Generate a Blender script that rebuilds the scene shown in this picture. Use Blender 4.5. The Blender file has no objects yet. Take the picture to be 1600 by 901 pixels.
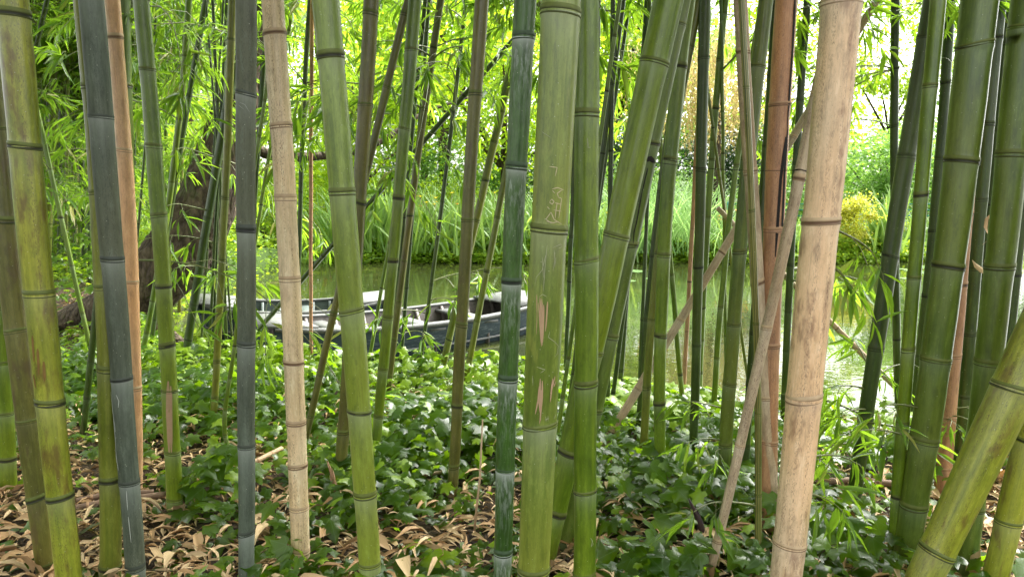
import bpy, math, random
import numpy as np
from mathutils import Matrix, Vector
R = math.radians
rng = np.random.default_rng(7)
random.seed(7)
scene = bpy.context.scene
COL = scene.collection

# ---------------------------------------------------------------- camera, sky, sun, exposure
CAM_Z, PITCH, FPX = 1.40, R(-8.0), 1155.0
cam_data = bpy.data.cameras.new('camera')
cam_data.sensor_width = 36.0
cam_data.lens = FPX / 1600 * 36
cam_data.clip_start, cam_data.clip_end = 0.05, 600
cam = bpy.data.objects.new('camera', cam_data)
cam.location = (0, 0, CAM_Z)
cam.rotation_euler = (R(90) + PITCH, 0, 0)
COL.objects.link(cam)
scene.camera = cam

SUN_EL, SUN_AZ = R(50), R(48)           # bright overcast: soft light from high up, beyond the pond on the right
world = bpy.data.worlds.new('World'); scene.world = world; world.use_nodes = True
wn, wl = world.node_tree.nodes, world.node_tree.links
wn.clear()
sky = wn.new('ShaderNodeTexSky'); sky.sky_type = 'NISHITA'; sky.sun_disc = False
sky.sun_elevation = SUN_EL; sky.sun_rotation = SUN_AZ
sky.dust_density = 4.0; sky.air_density = 1.0; sky.ozone_density = 1.0
hsv = wn.new('ShaderNodeHueSaturation'); hsv.inputs['Saturation'].default_value = 0.12
bg = wn.new('ShaderNodeBackground'); bg.inputs['Strength'].default_value = 0.12
wo = wn.new('ShaderNodeOutputWorld')
wl.new(sky.outputs[0], hsv.inputs['Color']); wl.new(hsv.outputs[0], bg.inputs['Color']); wl.new(bg.outputs[0], wo.inputs['Surface'])

sun_data = bpy.data.lights.new('sun', 'SUN'); sun_data.energy = 1.5; sun_data.angle = R(25); sun_data.color = (1, .97, .9)
sun = bpy.data.objects.new('sun', sun_data); COL.objects.link(sun)
sd = Vector((math.sin(SUN_AZ) * math.cos(SUN_EL), math.cos(SUN_AZ) * math.cos(SUN_EL), math.sin(SUN_EL)))
sun.rotation_euler = sd.to_track_quat('Z', 'Y').to_euler()
sun.location = sd * 30

vs = scene.view_settings
vs.view_transform = 'Standard'; vs.look = 'None'; vs.gamma = 1.0; vs.use_curve_mapping = False
vs.exposure = 2.85
cy = scene.cycles
cy.max_bounces = 8; cy.diffuse_bounces = 4; cy.glossy_bounces = 3; cy.transmission_bounces = 6; cy.transparent_max_bounces = 8
cy.use_denoising = True
cy.sample_clamp_indirect = 6.0
cy.caustics_reflective = False; cy.caustics_refractive = False

# ---------------------------------------------------------------- pixel <-> place
FWD = np.array([0, math.cos(PITCH), math.sin(PITCH)])
UPV = np.array([0, -math.sin(PITCH), math.cos(PITCH)])
CP = np.array([0, 0, CAM_Z])
def ray(x, y):
    return FWD + np.array([1., 0, 0]) * (x - 800) / FPX + UPV * (450.5 - y) / FPX
def at(x, y, Y):                       # point seen at photo pixel (x, y) on the upright plane at distance Y
    d = ray(x, y); t = Y / d[1]
    return CP + d * t, t
def ground_dist(y, z=0.0):
    d = ray(800, y); t = (z - CAM_Z) / d[2]
    return d[1] * t
def proj(P):
    P = np.asarray(P, float) - CP
    dz = P @ FWD
    return 800 + FPX * P[..., 0] / dz, 450.5 - FPX * (P @ UPV) / dz, dz

# ---------------------------------------------------------------- mesh helpers
def mesh_np(name, V, F, attrs=None, smooth=True, mats=(), mat_idx=None):
    V = np.asarray(V, np.float32).reshape(-1, 3); F = np.asarray(F, np.int32)
    me = bpy.data.meshes.new(name)
    k = F.shape[1]; n = len(F)
    me.vertices.add(len(V)); me.vertices.foreach_set('co', V.ravel())
    me.loops.add(n * k); me.loops.foreach_set('vertex_index', F.ravel())
    me.polygons.add(n); me.polygons.foreach_set('loop_start', np.arange(0, n * k, k, dtype=np.int32))
    if smooth: me.polygons.foreach_set('use_smooth', np.ones(n, bool))
    for m in mats: me.materials.append(m)
    if mat_idx is not None: me.polygons.foreach_set('material_index', np.asarray(mat_idx, np.int32))
    me.update(calc_edges=True)
    for nm, arr in (attrs or {}).items():
        arr = np.asarray(arr, np.float32)
        if arr.ndim == 1:
            a = me.attributes.new(nm, 'FLOAT', 'POINT'); a.data.foreach_set('value', arr)
        else:
            a = me.attributes.new(nm, 'FLOAT_VECTOR', 'POINT'); a.data.foreach_set('vector', arr.ravel())
    me.validate()
    return me
class Acc:                              # collects pieces (all triangles) of one mesh
    def __init__(s): s.V, s.F, s.A, s.M, s.n = [], [], {}, [], 0
    def add(s, V, F, mat=0, **attrs):
        V = np.asarray(V, float).reshape(-1, 3); F = np.asarray(F, int)
        if F.shape[1] == 4: F = np.concatenate([F[:, [0, 1, 2]], F[:, [0, 2, 3]]])
        s.V.append(V); s.F.append(F + s.n); s.M.append(np.full(len(F), mat)); s.n += len(V)
        for k in attrs: s.A.setdefault(k, []).append(np.asarray(attrs[k], float))
    def mesh(s, name, mats=(), smooth=True):
        A = {k: np.concatenate(v) for k, v in s.A.items()}
        return mesh_np(name, np.concatenate(s.V), np.concatenate(s.F), A, smooth, mats, np.concatenate(s.M))
def obj(name, me, parent=None, loc=None, mat=None):
    o = bpy.data.objects.new(name, me); COL.objects.link(o)
    if mat is not None and me is not None: me.materials.append(mat)
    if parent is not None: o.parent = parent
    if loc is not None: o.location = loc
    return o
def tag(o, label=None, cat=None, group=None, kind=None):
    if label: o['label'] = label
    if cat: o['category'] = cat
    if group: o['group'] = group
    if kind: o['kind'] = kind
    return o
def thing(name, label, cat, loc=(0, 0, 0), group=None):
    return tag(obj(name, None, None, loc), label, cat, group)
def box_arr(x0, x1, y0, y1, z0, z1):
    V = [(x, y, z) for z in (z0, z1) for y in (y0, y1) for x in (x0, x1)]
    F = [(0, 2, 3, 1), (4, 5, 7, 6), (0, 1, 5, 4), (1, 3, 7, 5), (3, 2, 6, 7), (2, 0, 4, 6)]
    return np.array(V, float), np.array(F)
def tube(P, rad, sides=8, cap=True, jitter=0, seed=0):
    P = np.asarray(P, float); n = len(P); rad = np.broadcast_to(np.asarray(rad, float), (n,))
    T = np.gradient(P, axis=0); T /= np.linalg.norm(T, axis=1)[:, None] + 1e-9
    ref = np.array([0, 0, 1.]) if abs(T[:, 2]).mean() < .8 else np.array([0, 1., 0])
    A = np.cross(T, ref); A /= np.linalg.norm(A, axis=1)[:, None] + 1e-9
    B = np.cross(T, A)
    th = np.arange(sides) * 2 * math.pi / sides
    rr = rad[:, None] * (1 + (jitter * np.random.default_rng(seed).normal(size=(n, sides)) if jitter else 0))
    V = P[:, None] + rr[..., None] * (np.cos(th)[None, :, None] * A[:, None] + np.sin(th)[None, :, None] * B[:, None])
    V = V.reshape(-1, 3)
    i = np.arange(n - 1)[:, None] * sides; j = np.arange(sides)[None]; k = (j + 1) % sides
    F = np.stack([i + j, i + k, i + sides + k, i + sides + j], -1).reshape(-1, 4)
    F = np.concatenate([F[:, [0, 1, 2]], F[:, [0, 2, 3]]])
    if cap:
        c0, c1 = len(V), len(V) + 1
        V = np.concatenate([V, P[:1], P[-1:]])
        j = np.arange(sides); k = (j + 1) % sides; e = (n - 1) * sides
        F = np.concatenate([F, np.stack([np.full(sides, c0), k, j], 1), np.stack([np.full(sides, c1), e + j, e + k], 1)])
    return V, F
def leafset(P, D, N, L, W, tv, tf):     # many leaves from one template; returns V, F, rnd, lc
    P, D, N = (np.asarray(a, float) for a in (P, D, N)); n = len(P)
    L = np.broadcast_to(np.asarray(L, float), (n,)); W = np.broadcast_to(np.asarray(W, float), (n,))
    D = D / (np.linalg.norm(D, axis=1)[:, None] + 1e-9)
    S = np.cross(D, N); S /= np.linalg.norm(S, axis=1)[:, None] + 1e-9
    N = np.cross(S, D)
    tv = np.asarray(tv, float)
    V = (P[:, None] + tv[None, :, 0:1] * (W[:, None, None] * S[:, None]) + tv[None, :, 1:2] * (L[:, None, None] * D[:, None])
         + tv[None, :, 2:3] * (L[:, None, None] * N[:, None]))
    k = len(tv)
    F = (np.asarray(tf)[None] + (np.arange(n) * k)[:, None, None]).reshape(-1, 3)
    return V.reshape(-1, 3), F, np.repeat(rng.random(n), k), np.tile(tv, (n, 1))
def unit(v):
    v = np.asarray(v, float); return v / (np.linalg.norm(v, axis=-1, keepdims=True) + 1e-9)

# leaf templates: x across, y along, z out of the leaf
BAM_T = np.array([(0, 0, 0), (-.5, .28, .03), (0, .28, -.02), (.5, .28, .03), (-.42, .6, .0), (0, .6, -.05), (.42, .6, .0), (0, 1, -.14)])
BAM_F = np.array([(0, 2, 1), (0, 3, 2), (1, 2, 5), (1, 5, 4), (2, 3, 6), (2, 6, 5), (4, 5, 7), (5, 6, 7)])
DIA_T = np.array([(0, 0, 0), (-.5, .45, .06), (.5, .45, .06), (0, 1, -.08)])
DIA_F = np.array([(0, 2, 1), (1, 2, 3)])
_half = [(.20, -.14), (.46, -.03), (.34, .20), (.58, .50), (.25, .56)]
_out = [(0, .03)] + _half + [(0, 1.)] + [(-a, b) for a, b in _half[::-1]]
IVY_T = np.array([(0, .32, .03)] + [(a, b, -.28 * abs(a) - .12 * max(0, b - .3) ** 2 * 2) for a, b in _out])
IVY_F = np.array([(0, 1 + i, 1 + (i + 1) % len(_out)) for i in range(len(_out))])
_half2 = [(.10, -.07), (.24, -.15), (.38, -.10), (.50, .02), (.42, .12), (.37, .22), (.46, .34), (.60, .50), (.46, .53), (.30, .54), (.22, .66), (.12, .84)]
_out2 = [(0, .03)] + _half2 + [(0, 1.)] + [(-a, b) for a, b in _half2[::-1]]
def ivy_near(seed):
    r = np.random.default_rng(seed)
    fold, droop, wob = r.uniform(.05, .4), r.uniform(.1, .45), r.uniform(-.12, .12)
    zz = lambda a, b: -fold * abs(a) - droop * max(0, b - .2) ** 2 + wob * a * b + r.normal() * .015
    mid = [(0, .2), (0, .45), (0, .7)]
    V = [(a, b, zz(a, b) + .02) for a, b in mid] + [(a, b, zz(a, b)) for a, b in _out2]
    F = []; n = len(_out2)
    for i in range(n):
        a, b = _out2[i], _out2[(i + 1) % n]; y = (a[1] + b[1]) / 2
        c = 0 if y < .3 else (1 if y < .56 else 2)
        F.append((c, 3 + i, 3 + (i + 1) % n))
    cs = [f[0] for f in F]
    for i in range(n):                  # stitch where the fan centre changes
        if cs[i] != cs[(i + 1) % n]: F.append((cs[i], 3 + (i + 1) % n, cs[(i + 1) % n]))
    return np.array(V), np.array(F)

# ---------------------------------------------------------------- materials
def mat_new(name):
    m = bpy.data.materials.new(name); m.use_nodes = True
    nt = m.node_tree; nt.nodes.clear()
    return m, nt.nodes, nt.links
class G:                                # tiny node-graph helper
    def __init__(s, name):
        s.m, s.n, s.l = mat_new(name)
    def node(s, t, **kw):
        nd = s.n.new(t)
        for k, v in kw.items(): setattr(nd, k, v)
        return nd
    def set(s, sock, v):
        if hasattr(v, 'is_output') or isinstance(v, bpy.types.NodeSocket): s.l.new(v, sock)
        elif isinstance(v, (tuple, list)) and len(v) == 3 and sock.type == 'RGBA': sock.default_value = (*v, 1)
        else: sock.default_value = v
    def attr(s, name, out='Fac'):
        a = s.node('ShaderNodeAttribute', attribute_name=name); return a.outputs[out]
    def math(s, op, a, b=0.0, c=None, clamp=False):
        nd = s.node('ShaderNodeMath', operation=op, use_clamp=clamp); s.set(nd.inputs[0], a); s.set(nd.inputs[1], b)
        if c is not None: s.set(nd.inputs[2], c)
        return nd.outputs[0]
    def vec(s, v, scale):
        nd = s.node('ShaderNodeMapping'); s.set(nd.inputs['Vector'], v); nd.inputs['Scale'].default_value = scale; return nd.outputs[0]
    def noise(s, v, scale, detail=3, rough=.55):
        nd = s.node('ShaderNodeTexNoise'); s.set(nd.inputs['Vector'], v); nd.inputs['Scale'].default_value = scale
        nd.inputs['Detail'].default_value = detail; nd.inputs['Roughness'].default_value = rough; return nd.outputs['Fac']
    def voro(s, v, scale, feat='F1', out='Distance'):
        nd = s.node('ShaderNodeTexVoronoi', feature=feat); s.set(nd.inputs['Vector'], v); nd.inputs['Scale'].default_value = scale; return nd.outputs[out]
    def ramp(s, f, lo, hi):
        nd = s.node('ShaderNodeMapRange', interpolation_type='SMOOTHSTEP'); s.set(nd.inputs[0], f)
        nd.inputs[1].default_value = lo; nd.inputs[2].default_value = hi; return nd.outputs[0]
    def mix(s, f, a, b):
        nd = s.node('ShaderNodeMix', data_type='RGBA'); s.set(nd.inputs[0], f); s.set(nd.inputs[6], a); s.set(nd.inputs[7], b); return nd.outputs[2]
    def bump(s, h, strength, dist):
        nd = s.node('ShaderNodeBump'); s.set(nd.inputs['Height'], h); nd.inputs['Strength'].default_value = strength; nd.inputs['Distance'].default_value = dist; return nd.outputs[0]
    def principled(s, color, rough=.5, spec=.5, normal=None, coat=0, metal=0):
        nd = s.node('ShaderNodeBsdfPrincipled'); s.set(nd.inputs['Base Color'], color); s.set(nd.inputs['Roughness'], rough)
        s.set(nd.inputs['Specular IOR Level'], spec); nd.inputs['Coat Weight'].default_value = coat; nd.inputs['Coat Roughness'].default_value = .2
        nd.inputs['Metallic'].default_value = metal
        if normal is not None: s.l.new(normal, nd.inputs['Normal'])
        return nd.outputs[0]
    def out(s, sh):
        o = s.node('ShaderNodeOutputMaterial'); s.l.new(sh, o.inputs['Surface']); return s.m
    def rand(s):                        # per-piece random: attribute of a joined mesh plus the object's own
        oi = s.node('ShaderNodeObjectInfo')
        return s.math('FRACT', s.math('ADD', s.attr('rnd'), oi.outputs['Random']))
    def objco(s): return s.node('ShaderNodeTexCoord').outputs['Object']
    def geo(s): return s.node('ShaderNodeNewGeometry').outputs['Position']

def leaf_mat(name, c1, c2, trans, tfac=.45, rough=.4, spec=.4, vein=None, c3=None):
    g = G(name); r = g.rand()
    col = g.mix(r, c1, c2)
    if c3 is not None: col = g.mix(g.ramp(r, .84, .9), col, c3)
    nz = g.noise(g.geo(), 9, 2)
    col = g.mix(g.math('MULTIPLY', nz, .3), col, tuple(x * .55 for x in c1))
    tcol = g.mix(r, trans, tuple(x * .75 for x in trans))
    if vein is not None:
        lc = g.attr('lc', 'Vector'); sp = g.node('ShaderNodeSeparateXYZ'); g.l.new(lc, sp.inputs[0])
        ang = g.math('ARCTAN2', sp.outputs[0], sp.outputs[1])
        rad = g.math('SQRT', g.math('ADD', g.math('MULTIPLY', sp.outputs[0], sp.outputs[0]), g.math('MULTIPLY', sp.outputs[1], sp.outputs[1])))
        dist = g.math('MULTIPLY', rad, g.math('ABSOLUTE', g.math('SINE', g.math('MULTIPLY', ang, math.pi / .82))))
        v = g.ramp(dist, .06, .015)
        col = g.mix(g.math('MULTIPLY', v, .6), col, vein)
    p = g.principled(col, rough, spec)
    t = g.node('ShaderNodeBsdfTranslucent'); g.set(t.inputs['Color'], tcol)
    mx = g.node('ShaderNodeMixShader'); mx.inputs[0].default_value = tfac
    g.l.new(p, mx.inputs[1]); g.l.new(t.outputs[0], mx.inputs[2])
    return g.out(mx.outputs[0])

TONE = .80
def bamboo_mat(name, c1, c2, wax=(0, .05, (.45, .5, .45)), speck=(0, (.03, .02, .01)), dirt=(0, (.15, .08, .02)), rough=.33, stripe=0, stripe_col=(.3, .25, .06), mottled=False, dots=0):
    g = G(name); tc = g.attr('tc', 'Vector'); da = g.attr('da')
    if c1[1] > c1[0] * .98: c1 = tuple(a * TONE for a in c1); c2 = tuple(a * TONE for a in c2)
    streak = g.noise(g.vec(tc, (60, 60, 2.2)), 1.0, 3, .6)
    broad = g.noise(g.vec(tc, (9, 9, 2.5)), 1.0, 2)
    fine = g.noise(g.vec(tc, (300, 300, 60)), 1.0, 2)
    col = g.mix(g.ramp(g.math('ADD', g.math('MULTIPLY', streak, .55), g.math('MULTIPLY', broad, .45)), .36, .64), c1, c2)
    col = g.mix(g.math('MULTIPLY', g.ramp(fine, .45, .75), .25), col, tuple(x * .45 for x in c1))
    slow = g.noise(g.vec(tc, (3, 3, 1.1)), 1.0, 2)
    col = g.mix(g.math('MULTIPLY', g.ramp(slow, .42, .68), .55), col, tuple(min(1, a * b) for a, b in zip(c2, (1.25, 1.02, .8))))
    if stripe:
        ss = g.node('ShaderNodeSeparateXYZ'); g.l.new(tc, ss.inputs[0])
        sx = g.math('SINE', g.math('MULTIPLY', ss.outputs[0], 1100.0))
        col = g.mix(g.math('MULTIPLY', g.ramp(sx, -.2, .4), stripe), col, stripe_col)
    # uneven skin: algae, rubbed patches, fibres
    mot = g.noise(g.vec(tc, (38, 38, 11)), 1.0, 7, .74)
    col = g.mix(g.math('MULTIPLY', g.ramp(mot, .50, .66), .42), col, tuple(x * .38 for x in c1))
    col = g.mix(g.math('MULTIPLY', g.ramp(mot, .48, .34), .38), col, tuple(min(.9, x * 1.45 + .015) for x in c2))
    fib = g.noise(g.vec(tc, (420, 420, 5)), 1.0, 3, .6)
    col = g.mix(g.math('MULTIPLY', g.ramp(fib, .52, .70), .30), col, tuple(x * .5 for x in c1))
    pit = g.ramp(g.noise(g.vec(tc, (520, 520, 330)), 1.0, 2, .5), .66, .72)
    col = g.mix(g.math('MULTIPLY', pit, .55), col, (.025, .018, .008))
    if dirt[0]:
        d1 = g.noise(g.vec(tc, (22, 22, 7)), 1.0, 4, .65)
        col = g.mix(g.math('MULTIPLY', g.ramp(d1, .60 - .12 * dirt[0], .70), min(1, dirt[0])), col, dirt[1])
    if speck[0]:
        lane = g.ramp(g.noise(g.vec(tc, (55, 55, 1.6)), 1.0, 3), .44, .60)
        sp = g.ramp(g.noise(g.vec(tc, (480, 480, 130)), 1.0, 3, .65), .53, .61)
        col = g.mix(g.math('MULTIPLY', g.math('MULTIPLY', lane, sp), speck[0]), col, speck[1])
    # small pale flecks
    fl = g.ramp(g.voro(tc, 55), .09, .05)
    col = g.mix(g.math('MULTIPLY', fl, .5), col, (.45, .47, .36))
    if wax[0]:
        e = g.math('POWER', 2.718, g.math('DIVIDE', g.math('MULTIPLY', da, -1.0), wax[1]))
        wf = g.math('MULTIPLY', e, wax[0])
        if mottled:
            mt = g.ramp(g.noise(g.vec(tc, (130, 130, 22)), 1.0, 4, .7), .42, .66)
            e2 = g.math('POWER', 2.718, g.math('DIVIDE', g.math('MULTIPLY', da, -1.0), wax[1] * 5))
            wf = g.math('MAXIMUM', wf, g.math('MULTIPLY', g.math('MULTIPLY', e2, mt), wax[0] * .85))
        else:
            wf = g.math('MULTIPLY', wf, g.math('ADD', .6, g.math('MULTIPLY', streak, .8)))
        col = g.mix(g.math('MINIMUM', wf, .92), col, wax[2])
    nb = g.bump(g.math('ADD', g.math('MULTIPLY', streak, .6), g.math('MULTIPLY', g.math('ADD', fine, mot), .4)), .4, .002)
    rr = g.math('ADD', rough - .08, g.math('MULTIPLY', broad, .2))
    return g.out(g.principled(col, rr, .45 if rough < .5 else .25, nb, coat=.10 if rough < .5 else 0))
def ring_mat(name, dark, ridge):
    g = G(name); pf = g.attr('pf')
    nz = g.noise(g.geo(), 60, 2)
    col = g.mix(g.math('MULTIPLY', pf, g.math('ADD', .6, g.math('MULTIPLY', nz, .6)), clamp=True), dark, ridge)
    return g.out(g.principled(col, .55, .3))

BM = {
 'yellow': bamboo_mat('bamboo_yellow_green', (.165, .21, .012), (.34, .365, .032), wax=(.25, .05, (.42, .44, .3)), dirt=(.8, (.10, .06, .012)), speck=(.7, (.05, .035, .01))),
 'olive': bamboo_mat('bamboo_olive', (.112, .145, .012), (.205, .235, .030), wax=(.2, .03, (.35, .38, .28)), dirt=(.35, (.07, .05, .015))),
 'brown': bamboo_mat('bamboo_brown_olive', (.095, .098, .016), (.165, .165, .034), wax=(.15, .03, (.3, .3, .22)), dirt=(.7, (.08, .055, .025))),
 'green': bamboo_mat('bamboo_green', (.082, .150, .005), (.165, .255, .012), wax=(.3, .03, (.38, .44, .32)), dirt=(.2, (.05, .06, .01))),
 'fresh': bamboo_mat('bamboo_soft_green', (.118, .188, .016), (.225, .310, .040), wax=(.3, .05, (.4, .45, .33)), dirt=(.15, (.08, .07, .02))),
 'big': bamboo_mat('bamboo_old_green', (.118, .175, .018), (.220, .280, .046), wax=(.35, .06, (.4, .44, .33)), dirt=(.45, (.26, .28, .05))),
 'pond': bamboo_mat('bamboo_blue_green', (.065, .118, .010), (.130, .192, .026), wax=(.25, .03, (.3, .36, .28)), dirt=(.2, (.04, .04, .015))),
 'dark': bamboo_mat('bamboo_dark_green', (.024, .052, .005), (.058, .102, .011), wax=(.15, .03, (.2, .25, .18)), dirt=(.2, (.03, .028, .012))),
 'grey': bamboo_mat('bamboo_grey_bloom', (.062, .080, .054), (.105, .130, .092), wax=(.6, .05, (.26, .29, .25)), speck=(.5, (.02, .025, .02)), rough=.5),
 'wax': bamboo_mat('bamboo_deep_green_bloom', (.022, .07, .004), (.05, .13, .009), wax=(.95, .022, (.42, .46, .42)), mottled=True),
 'tan': bamboo_mat('bamboo_dry_tan', (.52, .40, .22), (.70, .57, .36), wax=(.3, .03, (.62, .52, .4)), speck=(.85, (.10, .055, .025)), dirt=(.3, (.25, .13, .06)), rough=.45),
 'spotted': bamboo_mat('bamboo_dry_tan_spotted', (.46, .33, .19), (.62, .48, .31), wax=(.3, .03, (.62, .52, .4)), speck=(.62, (.08, .04, .02)), dirt=(.75, (.20, .10, .05)), rough=.42),
 'peach': bamboo_mat('bamboo_dry_peach', (.48, .27, .13), (.58, .36, .19), wax=(.2, .02, (.6, .5, .38)), speck=(.25, (.12, .06, .03)), rough=.4),
 'red': bamboo_mat('bamboo_dry_reddish', (.30, .15, .075), (.43, .24, .12), wax=(.2, .02, (.5, .38, .28)), speck=(.5, (.06, .03, .02)), dirt=(.3, (.12, .05, .03)), rough=.45),
 'pale': bamboo_mat('bamboo_dry_grey_tan', (.33, .25, .155), (.46, .37, .25), wax=(.3, .03, (.5, .45, .38)), speck=(.7, (.09, .055, .035)), dirt=(.4, (.2, .12, .07)), rough=.55),
 'striped': bamboo_mat('bamboo_striped', (.05, .085, .012), (.11, .13, .025), wax=(.1, .02, (.3, .3, .2)), stripe=.75, stripe_col=(.26, .23, .07)),
}
RM = {}
for k in BM:
    if k in ('tan', 'spotted', 'peach', 'pale'): RM[k] = ring_mat('node_' + k, (.11, .06, .03), (.46, .34, .20))
    elif k == 'red': RM[k] = ring_mat('node_' + k, (.06, .03, .018), (.40, .24, .13))
    elif k in ('grey',): RM[k] = ring_mat('node_' + k, (.010, .012, .008), (.05, .06, .045))
    elif k == 'wax': RM[k] = ring_mat('node_' + k, (.008, .012, .006), (.06, .10, .05))
    elif k == 'dark': RM[k] = ring_mat('node_' + k, (.008, .010, .005), (.05, .07, .02))
    else: RM[k] = ring_mat('node_' + k, (.018, .019, .007), (.11, .135, .026))

M_BAMLEAF = leaf_mat('bamboo_leaf', (.05, .12, .012), (.10, .19, .02), (.34, .58, .03), .55, .42, c3=(.35, .30, .08))
M_TWIG = (lambda g: g.out(g.principled(g.mix(g.noise(g.geo(), 30), (.06, .09, .015), (.16, .17, .05)), .5)))(G('bamboo_twig'))
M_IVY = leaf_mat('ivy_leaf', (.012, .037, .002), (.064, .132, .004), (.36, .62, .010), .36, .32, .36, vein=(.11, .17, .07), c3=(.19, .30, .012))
M_LITTER = (lambda g: g.out(g.principled(g.mix(g.math('MULTIPLY', g.noise(g.vec(g.attr('lc', 'Vector'), (9, 1, 1)), 3), .9), g.mix(g.ramp(g.rand(), .1, .9), (.78, .61, .36), (.42, .26, .12)), (.26, .155, .07)), .65, .25)))(G('dry_bamboo_leaf'))

# ================================================================ the setting: ground, water
WATER_Z = -0.45
NEAR_SHORE = [(24, 3.6), (9, 3.8), (5, 3.95), (3.0, 4.05), (2.0, 4.15), (1.0, 4.4), (0.0, 4.85), (-1.0, 5.2), (-2.1, 5.35), (-2.7, 5.7), (-3.3, 6.5), (-4.4, 7.8), (-4.9, 9), (-5.1, 11), (-5.5, 15), (-5.4, 18.0)]
FAR_SHORE = [(-3, 17.8), (0, 17.6), (3, 18.0), (6, 17.7), (8, 17.6), (10, 18.2), (14, 19), (24, 20)]
POND = np.array(NEAR_SHORE + FAR_SHORE, float)
def pond_sd(x, y):                      # signed distance to the pond outline, negative over water
    P = np.stack([np.ravel(x), np.ravel(y)], 1).astype(float)
    A = POND; B = np.roll(POND, -1, 0)
    best = np.full(len(P), 1e9); inside = np.zeros(len(P), bool)
    for a, b in zip(A, B):
        ab = b - a; t = np.clip(((P - a) @ ab) / (ab @ ab), 0, 1)
        d = np.linalg.norm(P - a - t[:, None] * ab, axis=1); best = np.minimum(best, d)
        c = ((a[1] > P[:, 1]) != (b[1] > P[:, 1])) & (P[:, 0] < (b[0] - a[0]) * (P[:, 1] - a[1]) / (b[1] - a[1] + 1e-12) + a[0])
        inside ^= c
    return np.where(inside, -best, best).reshape(np.shape(x))
def ground_z(x, y):
    x = np.asarray(x, float); y = np.asarray(y, float)
    sd = pond_sd(x, y)
    land = .022 * np.sin(x * 2.1 + 1.3) * np.cos(y * 1.7) + .012 * np.sin(x * 5.3 + y * 4.1)
    far = np.clip((y - 17) / 2, 0, 1)
    land = land * (1 - far) + far * (-.37 + .05 * np.clip(y - 18, 0, 60) + .04 * np.sin(x * 1.1 + y))
    t = np.clip((sd + .35) / .45, 0, 1); t = t * t * (3 - 2 * t)
    return -1.0 + (land + 1.0) * t
def axis(lo, mid0, mid1, hi, fine, coarse):
    return np.unique(np.concatenate([np.arange(lo, mid0, coarse), np.arange(mid0, mid1, fine), np.arange(mid1, hi + coarse, coarse)]).round(4))
gx = axis(-60, -9, 9, 60, .12, 1.5); gy = axis(-14, 1, 9, 110, .12, .7)
GX, GY = np.meshgrid(gx, gy)
GZ = ground_z(GX, GY) + rng.normal(size=GX.shape) * .006
nx, ny = len(gx), len(gy)
ii = (np.arange(ny - 1)[:, None] * nx + np.arange(nx - 1)[None]).ravel()
GF = np.stack([ii, ii + 1, ii + nx + 1, ii + nx], 1)
def m_ground():
    g = G('woodland_soil'); p = g.geo()
    n1 = g.noise(p, 3.5, 5, .6); n2 = g.noise(p, 38, 4, .7)
    col = g.mix(g.ramp(n1, .35, .65), (.022, .016, .010), (.055, .038, .022))
    col = g.mix(g.ramp(n2, .5, .7), col, (.13, .085, .045))
    sp = g.node('ShaderNodeSeparateXYZ'); g.l.new(p, sp.inputs[0])
    col = g.mix(g.ramp(sp.outputs[1], 9.5, 13), col, g.mix(n1, (.03, .06, .01), (.06, .10, .02)))
    return g.out(g.principled(col, .9, .2, g.bump(n2, .7, .03)))
ground = obj('ground', mesh_np('ground', np.stack([GX, GY, GZ], -1), GF), mat=m_ground()); tag(ground, kind='structure')

def m_water():
    g = G('pond_water'); p = g.geo()
    n = g.noise(g.vec(p, (1.0, 1.6, 1)), 2.2, 3, .6); n2 = g.noise(g.vec(p, (1, 1.4, 1)), 9, 2)
    alg = g.ramp(g.noise(p, 1.1, 5, .7), .5, .75)
    fle = g.ramp(g.voro(p, 7), .07, .04)
    col = g.mix(alg, (.022, .028, .008), (.06, .07, .018))
    col = g.mix(g.math('MULTIPLY', fle, .7), col, (.35, .36, .2))
    rr = g.math('ADD', .015, g.math('MULTIPLY', fle, .4))
    return g.out(g.principled(col, rr, .85, g.bump(g.math('ADD', n, g.math('MULTIPLY', n2, .25)), .06, .05)))
wv = [(-7, 4, WATER_Z), (40, 4, WATER_Z), (40, 22, WATER_Z), (-7, 22, WATER_Z)]
water = obj('pond_water', mesh_np('pond_water', wv, [(0, 1, 2, 3)]), mat=m_water()); tag(water, kind='structure')

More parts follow.
